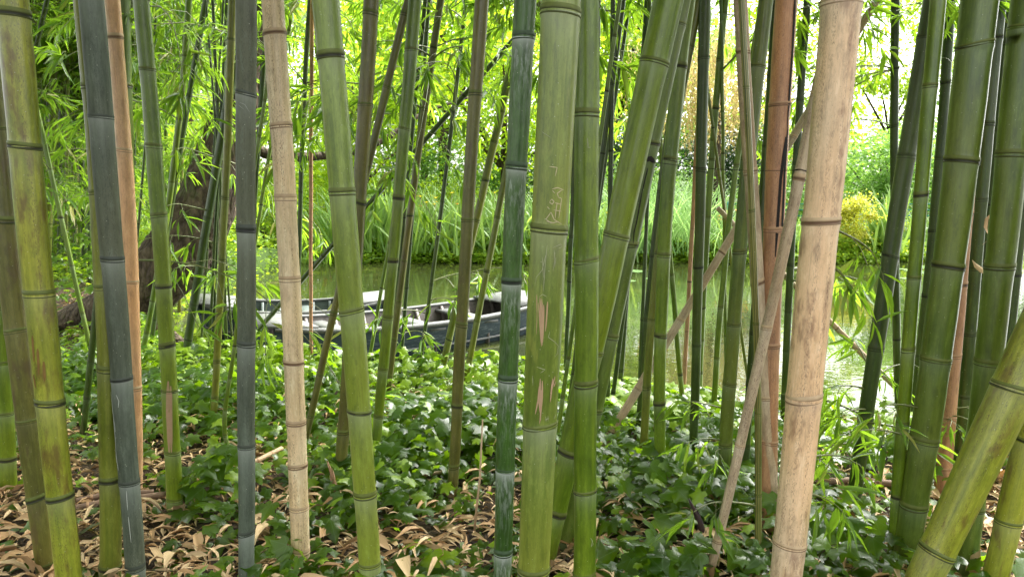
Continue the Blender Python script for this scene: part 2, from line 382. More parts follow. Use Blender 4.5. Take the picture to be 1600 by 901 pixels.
# ================================================================ bamboo sprays (shared meshes)
def spray_parts(seed, L=.9, nside=9, leaves=(3, 5), droop=.65, leaf_len=(.10, .16)):
    r = np.random.default_rng(seed); acc = Acc()
    t = np.linspace(0, 1, 9); wig = r.normal(size=2) * .08
    path = lambda t: np.stack([L * t, L * wig[0] * np.sin(t * 3), L * (.45 * t - droop * t * t + wig[1] * np.sin(t * 5) * .3)], -1)
    tips = []
    V, F = tube(path(t), .0035 * (1.1 - t) + .0012, 4, False); acc.add(V, F, 1, rnd=np.zeros(len(V)), lc=np.zeros((len(V), 3)))
    for i in range(nside):
        t0 = .22 + .78 * i / (nside - 1); p0 = path(np.array([t0]))[0]
        az = (1 if i % 2 else -1) * r.uniform(.4, 1.3); l = r.uniform(.14, .34) * L * (1.25 - .6 * t0)
        u = np.linspace(0, 1, 4)
        d = np.array([math.cos(az), math.sin(az), r.uniform(-.1, .35)])
        q = p0 + u[:, None] * l * d + np.stack([0 * u, 0 * u, -.75 * l * u * u], 1)
        V, F = tube(q, .0016, 3, False); acc.add(V, F, 1, rnd=np.zeros(len(V)), lc=np.zeros((len(V), 3)))
        for uu in (.45, .75, 1.0):
            pp = q[0] + (q[-1] - q[0]) * uu if uu < 1 else q[-1]
            if uu < 1 and r.random() < .35: continue
            tips.append((pp, d))
    tips.append((path(np.array([1.]))[0], np.array([1., 0, -.6])))
    P, D, N, Ls, Ws = [], [], [], [], []
    for p, d in tips:
        for k in range(r.integers(leaves[0], leaves[1] + 1)):
            dd = unit(d + r.normal(size=3) * .55 + np.array([0, 0, -.75 - .5 * r.random()]))
            P.append(p + r.normal(size=3) * .008); D.append(dd); N.append(unit(r.normal(size=3) * .6 + np.array([0, 0, 1.]) + .5 * d))
            l = r.uniform(*leaf_len); Ls.append(l); Ws.append(l * r.uniform(.11, .165))
    V, F, rn, lc = leafset(P, D, N, Ls, Ws, BAM_T, BAM_F)
    acc.add(V, F, 0, rnd=rn, lc=lc)
    return acc
SPRAYS = [spray_parts(100 + i, L=.75 + .1 * i, nside=8 + i % 3, droop=.55 + .12 * (i % 4)).mesh('leafy_branch', [M_BAMLEAF, M_TWIG]) for i in range(7)]
SPRAYS_ACC = [spray_parts(200 + i, L=.9, nside=7, leaves=(3, 4), leaf_len=(.12, .18)) for i in range(4)]
def crown_mesh(seed, n=40, H=3.4):
    r = np.random.default_rng(seed); acc = Acc()
    for i in range(n):
        a = SPRAYS_ACC[i % 4]; V = np.concatenate(a.V); F = np.concatenate(a.F); M = np.concatenate(a.M)
        th = r.uniform(0, 6.283); s = r.uniform(.8, 1.4) * (1.15 - .5 * i / n)
        Rm = np.array([[math.cos(th), -math.sin(th), 0], [math.sin(th), math.cos(th), 0], [0, 0, 1]])
        W = (V * s) @ Rm.T + np.array([0, 0, H * i / n])
        acc.V.append(W); acc.F.append(F + acc.n); acc.M.append(M); acc.n += len(W)
        acc.A.setdefault('rnd', []).append(np.concatenate(a.A['rnd'])); acc.A.setdefault('lc', []).append(np.concatenate(a.A['lc']))
    return acc.mesh('crown', [M_BAMLEAF, M_TWIG])
CROWNS = [crown_mesh(300 + i) for i in range(3)]

# ================================================================ bamboo culms
CULMS = {}
def smooth_fit(ys, vs, deg):
    ys, vs = np.array(ys, float), np.array(vs, float); deg = min(deg, len(ys) - 1)
    m, sc = ys.mean(), max(1., np.ptp(ys) / 2)
    c = np.polyfit((ys - m) / sc, vs, deg); dc = np.polyder(c)
    lo, hi = ys.min(), ys.max()
    def f(y):
        y = np.asarray(y, float); yc = np.clip(y, lo, hi)
        return np.polyval(c, (yc - m) / sc) + np.polyval(dc, (yc - m) / sc) / sc * (y - yc)
    return f
RING_PROF = [(-.0060, 1.004, .5), (-.0045, 1.034, .55), (-.0030, 1.040, .3), (-.0016, 1.012, .0), (.0022, 1.008, .0), (.0040, 1.028, .35), (.0070, 1.045, .9), (.0105, 1.030, 1), (.0145, 1.006, 1)]
def culm(key, cls, pts, base_y, nodes, label, group=None, deg=2, crown=0, ztop=None, Y=None, top_y=None, yoff=0.0, branches=0, bz=(1.8, 4.0), baz=None, bscale=(.8, 1.3), crown_z=None):
    """pts: (x, y, width) read along the axis in photo pixels; base_y: where it meets the ground."""
    ys = [p[1] for p in pts]
    fx = smooth_fit(ys, [p[0] for p in pts], deg); fw = smooth_fit(ys, [p[2] for p in pts], 1)
    if Y is None:
        Y = ground_dist(base_y, .13 if base_y < 720 else .04)        # the foot is hidden by the ivy
        for _ in range(60):
            q = at(float(fx(base_y)), base_y, Y)[0]
            if float(pond_sd(q[0], q[1])) > .06: break
            Y -= .04
    y_hi = min(0, min(ys)) if top_y is None else top_y
    yy = np.linspace(base_y, y_hi, 90)
    P = np.array([at(float(fx(y)), y, Y)[0] for y in yy]); dep = np.array([at(float(fx(y)), y, Y)[1] for y in yy])
    T = np.gradient(P, axis=0); T = unit(T)
    rad = np.maximum(1.2, fw(yy)) * dep / FPX / 2 * np.abs(T[:, 2])
    base = P[0].copy(); base[2] = float(ground_z(base[0], base[1])) 
    rs = np.random.default_rng(sum((i + 3) * ord(ch) for i, ch in enumerate(key)))
    # below the ground a little, and on up out of the frame
    P = np.concatenate([P[:1] - T[:1] * (.12 + max(0, P[0][2])), P]); rad = np.concatenate([rad[:1], rad])
    if top_y is None:
        zt = ztop or rs.uniform(5.5, 7.5)
        t = unit(P[-1] - P[-12]); L = max(.5, (zt - P[-1][2]) / max(.5, t[2])); n = 24
        u = np.linspace(0, 1, n + 1)[1:]
        ext = P[-1] + t * (u * L)[:, None] + np.stack([0 * u, 0 * u, 0 * u], 1)
        rad = np.concatenate([rad, rad[-1] * (1 - .62 * u)]); P = np.concatenate([P, ext])
    P[:, 1] += yoff * np.clip((P[:, 2]) / 2.0, 0, None) * 0
    s = np.concatenate([[0], np.cumsum(np.linalg.norm(np.diff(P, axis=0), axis=1))])
    # node stations
    zy = np.concatenate([[base_y + 1], yy])                 # photo y along the in-frame part
    nseg = len(zy)
    ns = [float(np.interp(-ny_, -zy, s[:nseg])) for ny_ in nodes]
    ns = sorted(ns)
    gap = np.mean(np.diff(ns)) if len(ns) > 1 else .3
    while ns and ns[0] - gap * .75 > .16: ns.insert(0, ns[0] - gap * .8)
    while ns and ns[-1] + gap < s[-1] - .1: ns.append(ns[-1] + gap * 1.03)
    ns = np.array(ns)
    near = pts[0][2] > 17
    sides = 28 if near else (16 if pts[0][2] > 8 else 10)
    st = [np.arange(0, s[-1], .09 if near else .16), [s[-1]]]
    for q in ns: st.append(q + np.array([-.05, -.025, -.012, -.006, -.001, .001, .008, .016, .03]))
    st = np.unique(np.clip(np.concatenate(st), 0, s[-1]).round(5))
    C = np.stack([np.interp(st, s, P[:, i]) for i in range(3)], 1); r = np.interp(st, s, rad)
    Tt = unit(np.gradient(C, axis=0))
    dn = np.min(np.abs(st[:, None] - ns[None]), axis=1) if len(ns) else np.full(len(st), 9.)
    up = np.array([min([q - a for q in ns if q >= a - 1e-6], default=.5) for a in st])     # distance to the node above
    r = r * (1 + .040 * np.exp(-(dn / .013) ** 2) - .014 * np.exp(-((dn - .06) / .04) ** 2))
    r = r * (1 + .012 * np.sin(st * 5 + rs.uniform(0, 6)) + .006 * np.sin(st * 17 + rs.uniform(0, 6)))
    zz_ = np.array([np.searchsorted(ns, a) for a in st]) % 2 * 2 - 1 if len(ns) else np.zeros(len(st))    # slight zigzag from node to node
    C[:, 0] += zz_ * np.minimum(dn, .08) * .012 * rs.uniform(.3, 1.3)
    th = np.arange(sides) * 2 * math.pi / sides
    E1 = np.stack([Tt[:, 2], 0 * Tt[:, 0], -Tt[:, 0]], 1); E2 = np.array([0, 1., 0])
    ct, sn = np.cos(th), np.sin(th)
    V = C[:, None] + r[:, None, None] * (ct[None, :, None] * E1[:, None] + sn[None, :, None] * E2[None, None])
    tc = np.stack([r[:, None] * ct[None], r[:, None] * sn[None], np.repeat(st[:, None], sides, 1)], -1) + rs.uniform(0, 50, 3)
    n = len(st); i = np.arange(n - 1)[:, None] * sides; j = np.arange(sides)[None]; k = (j + 1) % sides
    F = np.stack([i + j, i + k, i + sides + k, i + sides + j], -1).reshape(-1, 4)
    V = V.reshape(-1, 3) - base
    tcf = tc.reshape(-1, 3); da = np.repeat(up, sides)
    # close the top with a fan of quads around the centre
    root = thing('bamboo_culm', label, 'bamboo', base, group)
    me = mesh_np('stem', V, F, {'tc': tcf, 'da': da}); obj('stem', me, root, mat=BM[cls])
    rsides = sides
    for q in ns:
        c = np.array([np.interp(q, s, P[:, i]) for i in range(3)])
        if c[2] < -.02: continue
        if top_y is None and c[2] > CAM_Z + .40 * Y + .5: continue     # nodes far above the frame
        tt = unit(np.array([np.interp(q + .01, s, P[:, i]) - np.interp(q - .01, s, P[:, i]) for i in range(3)]))
        e1 = np.array([tt[2], 0, -tt[0]]); rr = float(np.interp(q, s, rad)) * 1.018; k_ = min(1., rr / .022 + .25) * rs.uniform(.65, 1.35)
        tilt = rs.normal() * .10
        RV = [c - base + tt * (o * k_ + rr * tilt * math.cos(a)) + rr * (1 + (m - 1) * 1.0) * (math.cos(a) * e1 + math.sin(a) * E2) for o, m, _ in RING_PROF for a in th]
        m_ = len(RING_PROF); i = np.arange(m_ - 1)[:, None] * sides; j = np.arange(sides)[None]; k = (j + 1) % sides
        RF = np.stack([i + j, i + k, i + sides + k, i + sides + j], -1).reshape(-1, 4)
        obj('node_ring', mesh_np('node_ring', RV, RF, {'pf': np.repeat([p[2] for p in RING_PROF], sides)}), root, mat=RM[cls])
    info = dict(root=root, base=base, P=P, s=s, rad=rad, Y=Y, fx=fx, fw=fw, ns=ns, cls=cls)
    CULMS[key] = info
    for b in range(branches):
        z = rs.uniform(*bz); zz = P[:, 2]
        q = float(np.interp(z, zz, s)); q = float(ns[np.argmin(abs(ns - q))]) if len(ns) else q
        c = np.array([np.interp(q, s, P[:, i]) for i in range(3)])
        o = obj('leafy_branch', SPRAYS[rs.integers(len(SPRAYS))], root, c - base)
        az = rs.uniform(0, 6.283) if baz is None else rs.normal(baz[0], baz[1])
        o.rotation_euler = (rs.normal() * .15, rs.normal() * .25, az); sc = rs.uniform(*bscale); o.scale = (sc, sc, sc)
    if not crown and top_y is None and ztop is None and 5.5 < Y < 9: crown = .6
    if crown:
        zc = (CAM_Z + .30 * Y + (1.5 if Y < 3.5 else 1.15)) if crown_z is None else crown_z
        c = np.array([np.interp(zc, P[:, 2], P[:, i]) for i in range(3)])
        o = obj('crown', CROWNS[rs.integers(3)], root, c - base); sc = crown if crown > .3 else 1
        t = unit(P[-1] - P[-20]); o.rotation_euler = (0, math.atan2(t[0], t[2]), 0)
        o.scale = (sc * 1.3, sc * 1.3, min(1.3, max(.7, (P[-1][2] - zc) / 3.2)))
    return info
def on_culm(key, px, py, lift=.0008):    # point and outward normal on a culm's camera side, at a photo pixel
    c = CULMS[key]; P, t = at(float(c['fx'](py)), py, c['Y'])
    w = float(c['fw'](py)) / 2; sx = np.clip((px - float(c['fx'](py))) / w, -.97, .97)
    ph = math.asin(sx); r = w * t / FPX
    P2, _ = at(float(c['fx'](py - 5)), py - 5, c['Y']); tt = unit(P2 - P); e1 = np.array([tt[2], 0, -tt[0]])
    nrm = math.sin(ph) * e1 + math.cos(ph) * np.array([0, -1., 0])
    return P + nrm * (r * 1.0 + lift) - c['base'], nrm, tt
def marks(key, name, strokes, mat, width=.0012, label=None):   # carved or peeled strokes lying on the skin of a culm, one part each
    for st_ in strokes:
        pts = []; 
        for a, b in zip(st_[:-1], st_[1:]):
            m = max(2, int(math.hypot(b[0] - a[0], b[1] - a[1]) / 6))
            pts += [(a[0] + (b[0] - a[0]) * u, a[1] + (b[1] - a[1]) * u) for u in np.linspace(0, 1, m, endpoint=False)]
        pts.append(st_[-1])
        Q = np.array([on_culm(key, *p)[0] for p in pts]); N = np.array([on_culm(key, *p)[1] for p in pts])
        T = unit(np.gradient(Q, axis=0)); S = unit(np.cross(T, N)); w = width * np.interp(np.linspace(0, 1, len(pts)), [0, .15, .8, 1], [.45, 1, .9, .3])[:, None]
        V = np.concatenate([Q - S * w, Q + N * .0006, Q + S * w]); n = len(pts); i = np.arange(n - 1)
        F = np.concatenate([np.stack([i, i + 1, n + i + 1, n + i], 1), np.stack([n + i, n + i + 1, 2 * n + i + 1, 2 * n + i], 1)])
        o = obj(name, mesh_np(name, V, F), CULMS[key]['root'], mat=mat)
        if label: o['label'] = label

# ---- front and middle ranks, left to right (photo pixels)
GF_ = 'bamboo culms in the front of the grove'
GM_ = 'bamboo culms in the middle of the grove'
GB_ = 'thin bamboo culms in the left thicket'
culm('L1', 'yellow', [(20, 0, 46), (37, 230, 48), (61, 460, 44), (80, 627, 40), (95, 775, 37), (106, 900, 37)], 945, [230, 460, 628, 776], 'thick yellow-green culm with brown blotches near the left edge', GF_, crown=1)
culm('L2', 'brown', [(-6, 200, 37), (6, 345, 36), (26, 517, 36), (45, 657, 34), (60, 778, 31), (72, 890, 28)], 892, [205, 345, 517, 657, 778, 880], 'brownish olive culm leaning left, just left of the blotched yellow-green one', GF_, crown=.9)
culm('L3', 'green', [(-6, 420, 28), (-2, 500, 28), (8, 600, 28), (11, 760, 26)], 762, [480, 568, 645, 716], 'dark green culm half cut off by the left edge, low behind the brownish one', GM_, deg=1)
culm('L4', 'olive', [(130, 0, 27), (141, 138, 27), (155, 300, 28), (163, 450, 29), (170, 600, 30), (172, 749, 31), (172, 885, 32)], 908, [138, 302, 450, 577, 749, 885], 'olive culm half hidden behind the left grey culm', GF_, crown=.9)
culm('L5', 'grey', [(142, 0, 36), (158, 185, 37), (176, 405, 34), (190.5, 592, 31), (201, 752, 30), (212, 885, 28)], 915, [184, 406, 592, 753, 886], 'left grey culm, with pale bloom below each node, leaning left', GF_, crown=1)
culm('L6', 'peach', [(175, 0, 23), (194, 236, 22), (205, 440, 22), (210, 600, 22), (211, 745, 21)], 748, [60, 236, 441, 607], 'slim peach-coloured dry culm right beside the left grey culm', GM_)
culm('L7', 'pond', [(184, 0, 36), (188, 133, 34), (193, 300, 32), (203, 690, 28)], 695, [133, 270, 400, 520, 620], 'green culm mostly hidden behind the slim peach-coloured one', GM_, deg=1, crown=1)
culm('L8', 'green', [(221.5, 0, 24), (230, 110, 24.5), (240, 230, 24), (248, 338, 24), (255, 448, 24), (262, 540, 24), (266, 610, 24), (270, 706, 24), (272, 785, 23)], 788, [110, 230, 338, 448, 540, 610, 706], 'green culm with a long tan scar near its foot, right of the peach culm', GM_, crown=1)
culm('M1', 'green', [(295, 0, 10), (276, 230, 9.5), (261, 340, 9), (243, 433, 9), (222, 560, 9)], 562, [88, 187, 285, 380, 470, 520], 'thin green culm leaning right, crossing behind the scarred green culm', GM_, branches=4, bz=(1.4, 3.6))
culm('M2', 'dark', [(322, 0, 9.5), (283, 230, 9), (263, 347, 8), (245, 477, 7), (236, 540, 7)], 545, [60, 150, 240, 340, 430, 500], 'thin dark culm leaning right beside the thin green one', GM_, branches=4, bz=(1.4, 3.6))
culm('M3', 'dark', [(332, 0, 5), (342, 213, 5), (346, 330, 5), (352, 480, 5)], 490, [70, 160, 250, 340, 420], 'very thin nearly black culm between the scarred green and the slim olive culm', GM_, branches=3, bz=(1.5, 3.5))
culm('M4', 'dark', [(356, 0, 4.5), (347, 180, 4.5), (340, 350, 4), (336, 470, 4)], 480, [50, 140, 220, 300, 380], 'very thin dark stem behind the olive culm, its tip leaning right', GM_, branches=2, bz=(1.5, 3.5))
culm('M5', 'dark', [(366, 100, 13), (352, 187, 14), (332, 300, 14), (324, 340, 14), (291, 552, 12)], 566, [175, 260, 340, 410, 475, 530], 'dark green leaning culm in front of the leaning tree trunk', GM_, branches=3, bz=(1.8, 3.5))
culm('M6', 'olive', [(363, 0, 12), (357, 200, 12), (352, 300, 12), (343, 466, 11.5), (337, 600, 11), (335, 640, 10)], 642, [63, 193, 310, 407, 492, 565, 622], 'slim olive culm just left of the upright grey culm', GM_, branches=2, bz=(2.0, 3.4))
culm('M7', 'dark', [(345, 200, 5), (335, 367, 5), (327, 560, 5)], 562, [250, 330, 410, 480, 530], 'thin dark stem left of the slim olive culm', GM_, deg=1, branches=1)
culm('M8', 'dark', [(330, 300, 3.5), (322, 417, 3.5), (315, 530, 3.5)], 532, [330, 390, 450, 500], 'thread-thin dark stem rising right of the dark leaning culm by the tree trunk', GM_, deg=1)
culm('M9', 'dark', [(345, 300, 3.5), (353, 403, 3.5), (363, 530, 3.5)], 532, [330, 400, 470], 'thread-thin dark stem between the slim olive and the upright grey culm', GM_, deg=1)
culm('M10', 'green', [(376, 400, 6), (371, 467, 7), (369, 533, 7), (356, 600, 7), (352, 667, 7), (357, 703, 7)], 704, [430, 490, 540, 590, 640, 680], 'thin bent green stem with a kink, left of the upright grey culm', GM_, deg=4, ztop=2.6)
culm('M11', 'grey', [(384, 0, 33), (384.5, 150, 31), (385, 360, 28.5), (385, 540, 27), (384, 698, 26), (386, 832, 25)], 925, [148, 359, 538, 697, 832], 'upright blue-grey culm with pale bands, left of the tan one', GF_, deg=1, crown=1)
culm('M12', 'dark', [(415, 60, 8), (413, 87, 8), (400, 277, 8), (392, 420, 8), (384, 560, 8)], 562, [90, 170, 260, 350, 440], 'dark culm hidden behind the upright grey one, showing above on its right', GM_, branches=3, bz=(1.6, 3.4))
culm('M13', 'green', [(428, 190, 6), (423, 230, 6), (412, 300, 6), (401, 360, 6), (384, 470, 6)], 560, [200, 260, 320, 400, 480], 'thin light green stem between the grey and the tan culm', GM_, deg=1, branches=2)
culm('M15', 'tan', [(426, 0, 36), (430, 55, 35), (438, 200, 33), (445, 310, 32.5), (453, 437, 32), (460.5, 565, 31), (463.5, 660, 30.5), (465, 727, 29), (467, 793, 29), (469, 860, 28)], 884, [54, 199, 311, 437, 566, 660, 727, 793, 860], 'pale tan dry culm with rows of dark dots, standing left of centre', GF_, crown=1)
culm('M16', 'dark', [(484, 0, 8), (478, 100, 7.5), (475, 200, 7.5), (468.5, 300, 8), (467, 430, 7), (466, 560, 7)], 565, [40, 130, 200, 300, 390, 470], 'dark thin culm behind the pale tan one, its top touching the red-brown stem', GM_, branches=4, bz=(1.8, 3.4))
culm('M17', 'red', [(488.5, 0, 7), (486, 100, 6.5), (486, 300, 6.5), (486, 430, 6), (486, 565, 5.5)], 572, [10, 82, 178, 260, 345, 430, 480, 520], 'thin red-brown stem standing right of the pale tan culm', GM_)
culm('M18', 'dark', [(800, 70, 11), (760, 110, 11), (663, 220, 11), (588, 300, 11), (523, 375, 11), (473, 433, 11), (400, 527, 9)], 530, [75, 150, 222, 290, 350, 400, 450, 490], 'long dark culm fallen aslant across the middle, from the boats up to the right', GM_, deg=1, ztop=3.6)
culm('N2', 'brown', [(637, 0, 13.5), (603, 137, 13), (575, 283, 12.5), (523, 467, 12), (493, 600, 11.5), (480, 690, 11)], 692, [137, 260, 380, 490, 585, 650], 'slim brown-olive culm leaning right, its foot left of the broad mid-green culm', GM_, branches=3, bz=(2.2, 3.6))
culm('C0', 'fresh', [(510, 0, 42), (515, 90, 42), (535.5, 302, 41), (550, 487, 40), (561, 640, 37), (570, 773, 34), (578, 880, 33)], 925, [90, 302, 487, 642, 772, 880], 'broad mid-green culm leaning left, right of the pale tan one', GF_, crown=1)
culm('N1', 'brown', [(580, 0, 24), (570, 165, 23), (564, 310, 22), (552, 450, 21), (540, 600, 20), (533, 740, 19)], 752, [165, 317, 455, 560, 675], 'brown-olive culm passing behind the broad mid-green culm', GM_, crown=1)
culm('N3', 'green', [(648, 0, 21), (643, 80, 20), (632, 200, 19), (626, 300, 19), (612, 410, 18.5), (605, 495, 17), (597, 600, 16), (588, 690, 14)], 706, [80, 202, 310, 408, 497, 577, 650], 'bright green culm in front of the boats, right of the broad mid-green culm', GM_, crown=.9)
culm('N4', 'dark', [(665, 0, 7), (658, 67, 7), (645, 187, 7), (638, 283, 7), (627, 383, 6.5), (615, 520, 6)], 568, [45, 100, 180, 260, 340, 420, 490], 'dark stem squeezed between the bright green and the slim olive culm', GM_, branches=3, bz=(1.8, 3.4))
culm('N5', 'brown', [(689, 0, 12), (663, 167, 11.5), (647, 300, 11), (630, 407, 11), (618, 517, 10.5), (608, 593, 10)], 600, [75, 172, 258, 337, 408, 472, 530], 'slim olive-brown culm right of the bright green one, in front of the boats', GM_, branches=4, bz=(2.0, 3.6))
culm('N6', 'dark', [(652, 250, 6), (641, 367, 6), (628, 550, 6)], 553, [300, 380, 450, 510], 'thin dark green stem just right of the slim olive-brown culm', GM_, deg=1, branches=1, bz=(1.8, 3))
culm('N7', 'green', [(612, 360, 6), (601, 420, 6), (577, 563, 6)], 566, [380, 450, 510], 'thin green stem behind the bright green culm, its foot by the boat', GM_, deg=1, ztop=3.0)
culm('N8', 'dark', [(728, 0, 7), (712, 150, 7), (693, 300, 7), (677, 417, 6.5), (658, 560, 6)], 563, [30, 95, 175, 245, 315, 375, 445, 500], 'thin dark stem leaning right in front of the near boat', GM_, branches=4, bz=(1.7, 3.4))
culm('N9', 'brown', [(752, 0, 22), (743.5, 148, 21), (731, 345, 20), (720, 508, 19), (714, 633, 18), (710, 728, 16.5)], 767, [148, 345, 508, 634, 729], 'dark olive culm left of the dark green mottled one, in front of the near boat', GM_, crown=1)
culm('N10', 'olive', [(799, 100, 13), (755, 300, 13), (738, 393, 12.5), (711, 467, 12), (695, 560, 11)], 567, [175, 222, 282, 345, 410, 470, 530], 'slim olive culm leaning right, crossing behind the dark olive culm', GM_, deg=1, branches=3, bz=(1.9, 3.4))
culm('N11', 'olive', [(790, 277, 10.5), (785, 300, 10.5), (760, 423, 10.5), (743, 503, 10), (730, 590, 10)], 592, [250, 340, 424, 502, 560], 'thin olive culm whose top passes behind the mottled dark green culm', GM_, deg=1, branches=2, bz=(2.2, 3.4))
culm('C1', 'wax', [(820, 0, 35), (818, 60, 35), (808.5, 262, 33), (799, 440, 30.5), (793, 592, 30), (788.5, 733, 29.5), (787, 860, 29)], 925, [60, 262, 440, 592, 733, 862], 'deep green culm with white mottled bands below each node, at the centre', GF_, crown=1)
culm('C2', 'big', [(877, 0, 64), (858, 360, 56), (844, 665, 53), (833, 900, 50)], 1010, [360, 663], 'thickest green culm at the centre, with carved scratches and peeled skin', GF_, crown=1)
culm('C3', 'green', [(917, 0, 38), (915.5, 180, 39), (917, 408, 40), (916, 600, 38), (914, 767, 34.5), (913, 895, 33)], 930, [180, 408, 600, 766, 897], 'upright bright green culm right beside the thick scratched one', GF_, crown=1)
culm('C5', 'pond', [(1064, 0, 38), (997, 300, 37), (974, 383, 36), (947, 523, 34), (936, 600, 32), (888, 840, 27)], 845, [40, 225, 383, 525, 640, 740], 'leaning green culm with a black gash, behind the thicker leaning one', GF_, deg=1, crown=.9)
culm('C4', 'green', [(1045, 0, 47), (1022, 100, 46.5), (978, 300, 44), (962, 370, 42), (886, 705, 36), (872, 800, 33)], 862, [100, 370, 550, 707, 800], 'thick leaning green culm crossing behind the upright bright green one', GF_, deg=1, crown=1)
culm('D2', 'dark', [(975, 0, 11), (953, 133, 10), (937, 265, 9), (915, 450, 9)], 640, [20, 132, 240, 340, 430], 'dark slim culm leaning right behind the upright bright green culm', GM_, deg=1, branches=3, bz=(2.2, 3.6))
culm('D1', 'dark', [(937, 0, 4), (935, 130, 4), (932, 400, 4)], 600, [60, 140, 220, 300], 'thread-thin dark stem just right of the upright bright green culm', GM_, deg=1, branches=2, bz=(2.2, 3.6))
culm('D3', 'dark', [(980, 30, 6), (963, 143, 5.5), (940, 293, 5), (918, 440, 5)], 590, [40, 110, 190, 260, 340], 'thin dark stem crossing the dark slim culm, left of the thick leaning culm', GM_, deg=1, branches=2, bz=(2.2, 3.6))
culm('D4', 'dark', [(956, 0, 7), (958, 133, 8), (955, 300, 8), (950, 480, 8)], 640, [85, 236, 330, 430], 'dark upright stem left of the thick leaning green culm', GM_, deg=1, branches=2, bz=(2.2, 3.6))
culm('D5', 'dark', [(1011, 0, 9), (1008, 60, 9), (990, 300, 9), (975, 520, 8)], 610, [20, 100, 200, 300], 'dark stem mostly hidden behind the thick leaning green culm', GM_, deg=1, branches=2, bz=(2.2, 3.4))
culm('D12', 'dark', [(992, 360, 7), (980, 450, 7), (960, 600, 7)], 632, [390, 470, 550], 'thin dark stem by the water, right of the leaning pair of green culms', GM_, deg=1)
culm('D13', 'dark', [(897, 250, 8), (895, 325, 8), (890, 450, 7), (883, 580, 6)], 592, [300, 370, 440, 510], 'thin dark stem showing between the scratched and the bright green culm', GM_, deg=1)
culm('D13b', 'green', [(905, 440, 7), (897, 500, 7), (875, 650, 7)], 690, [470, 560, 620], 'thin leaning green stem low between the scratched and the bright green culm', GM_, deg=1, ztop=2.4)
culm('D6', 'dark', [(1067, 60, 9), (1032, 250, 8), (1020, 430, 8), (1003, 583, 8), (996, 662, 8)], 664, [100, 210, 300, 400, 500, 590], 'thin culm by the water, first left of the culm pair in front of the pond', GM_, branches=2, bz=(2.0, 3.4))
culm('D7', 'green', [(1075, 0, 24), (1046, 250, 23), (1044, 300, 22), (1037, 400, 21), (1033, 525, 20), (1031, 630, 18), (1030, 730, 17)], 767, [105, 250, 400, 525, 630, 731], 'green culm in front of the pond, right of the thick leaning culm', GM_, crown=1)
culm('D8', 'olive', [(1090, 0, 15), (1078, 75, 14.5), (1063, 175, 14), (1030, 367, 13.5), (1018, 500, 13), (1011, 606, 13), (1006, 700, 13)], 737, [75, 175, 290, 395, 500, 606, 700], 'olive culm crossing behind the green culm in front of the pond', GM_, crown=.9)
culm('D11', 'dark', [(1016, 220, 6), (1012, 300, 6), (1003, 513, 6), (1001, 560, 6)], 610, [260, 340, 420, 500], 'thread-thin dark stem in front of the pond, right of the leaning pair', GM_, deg=1)
culm('D14', 'dark', [(1101, 0, 18), (1100, 90, 17.5), (1094.5, 265, 17), (1092, 420, 16), (1088, 540, 14), (1085, 650, 13)], 740, [92, 267, 418, 540, 651], 'dark green speckled culm standing upright in front of the pond', GM_, deg=2, crown=1)
culm('D15', 'green', [(1132, 0, 11), (1127, 95, 11), (1117, 170, 10), (1108, 300, 10), (1102, 410, 9), (1094, 580, 9)], 615, [95, 170, 220, 250, 340, 430], 'slim green culm passing behind the dark speckled culm', GM_, branches=3, bz=(2.1, 3.4))
culm('D16', 'green', [(1126, 30, 6), (1128, 100, 6), (1130, 200, 6), (1132, 300, 5.5), (1133, 533, 5)], 592, [110, 175, 240, 310, 390, 470], 'thin upright green stem between the dark speckled and the blue-green culm', GM_, deg=1, branches=2, bz=(2.1, 3.4))
culm('D17', 'olive', [(1107, 150, 5), (1128, 300, 5), (1150, 460, 5)], 610, [200, 280, 360, 440], 'thin olive stem leaning left behind the cut end of the slanting cane', GM_, deg=1, ztop=2.6)
culm('D18', 'red', [(1088, 240, 7), (1085, 300, 7), (1077, 433, 7), (1069, 600, 6.5)], 612, [357, 440, 517, 570], 'thin red-brown stem by the pond, left of the dark speckled culm', GM_, deg=1, ztop=3.0)
culm('D19', 'green', [(1040, 320, 8), (1048, 400, 8), (1062, 593, 8), (1068, 637, 8)], 639, [360, 430, 510, 585], 'thin green stem leaning left behind the green culm in front of the pond', GM_, deg=1, ztop=3.0)
culm('D20', 'pale', [(1363, 13, 13), (1263, 170, 14), (1235, 227, 14), (1136, 380, 15), (1043, 533, 15), (995, 607, 15), (960, 670, 15)], 674, [60, 130, 215, 300, 395, 500, 607], 'long pale brown cane leaning far right, rising from the ivy by the pond', GM_, deg=1, ztop=3.0)
culm('D22', 'pond', [(1196, 0, 23), (1185, 105, 23), (1168, 270, 22), (1155, 395, 22), (1146, 507, 21), (1140, 600, 21), (1134, 695, 20)], 782, [105, 250, 394, 507, 600, 695], 'blue-green culm leaning right, left of the bundle of dry culms', GM_, crown=1)
culm('D21', 'green', [(1166, 150, 9), (1147, 300, 9), (1132, 420, 9), (1122, 500, 9), (1118.5, 600, 9)], 646, [260, 375, 480, 560], 'slim green culm just left of the blue-green one', GM_, deg=2)
culm('D27', 'dark', [(1208, 50, 12), (1196, 300, 12), (1180, 450, 12), (1170, 600, 13), (1167, 700, 14)], 778, [120, 230, 340, 430, 520, 600, 697], 'dark green culm hidden behind the bundle of dry culms', GM_)
culm('D25', 'red', [(1228, 0, 33), (1220, 165, 33.5), (1212, 300, 32.5), (1207, 360, 32), (1204, 540, 29), (1200, 760, 27)], 826, [165, 360, 540, 690], 'reddish tan dry culm split lengthwise by a black crack', GF_, crown=1)
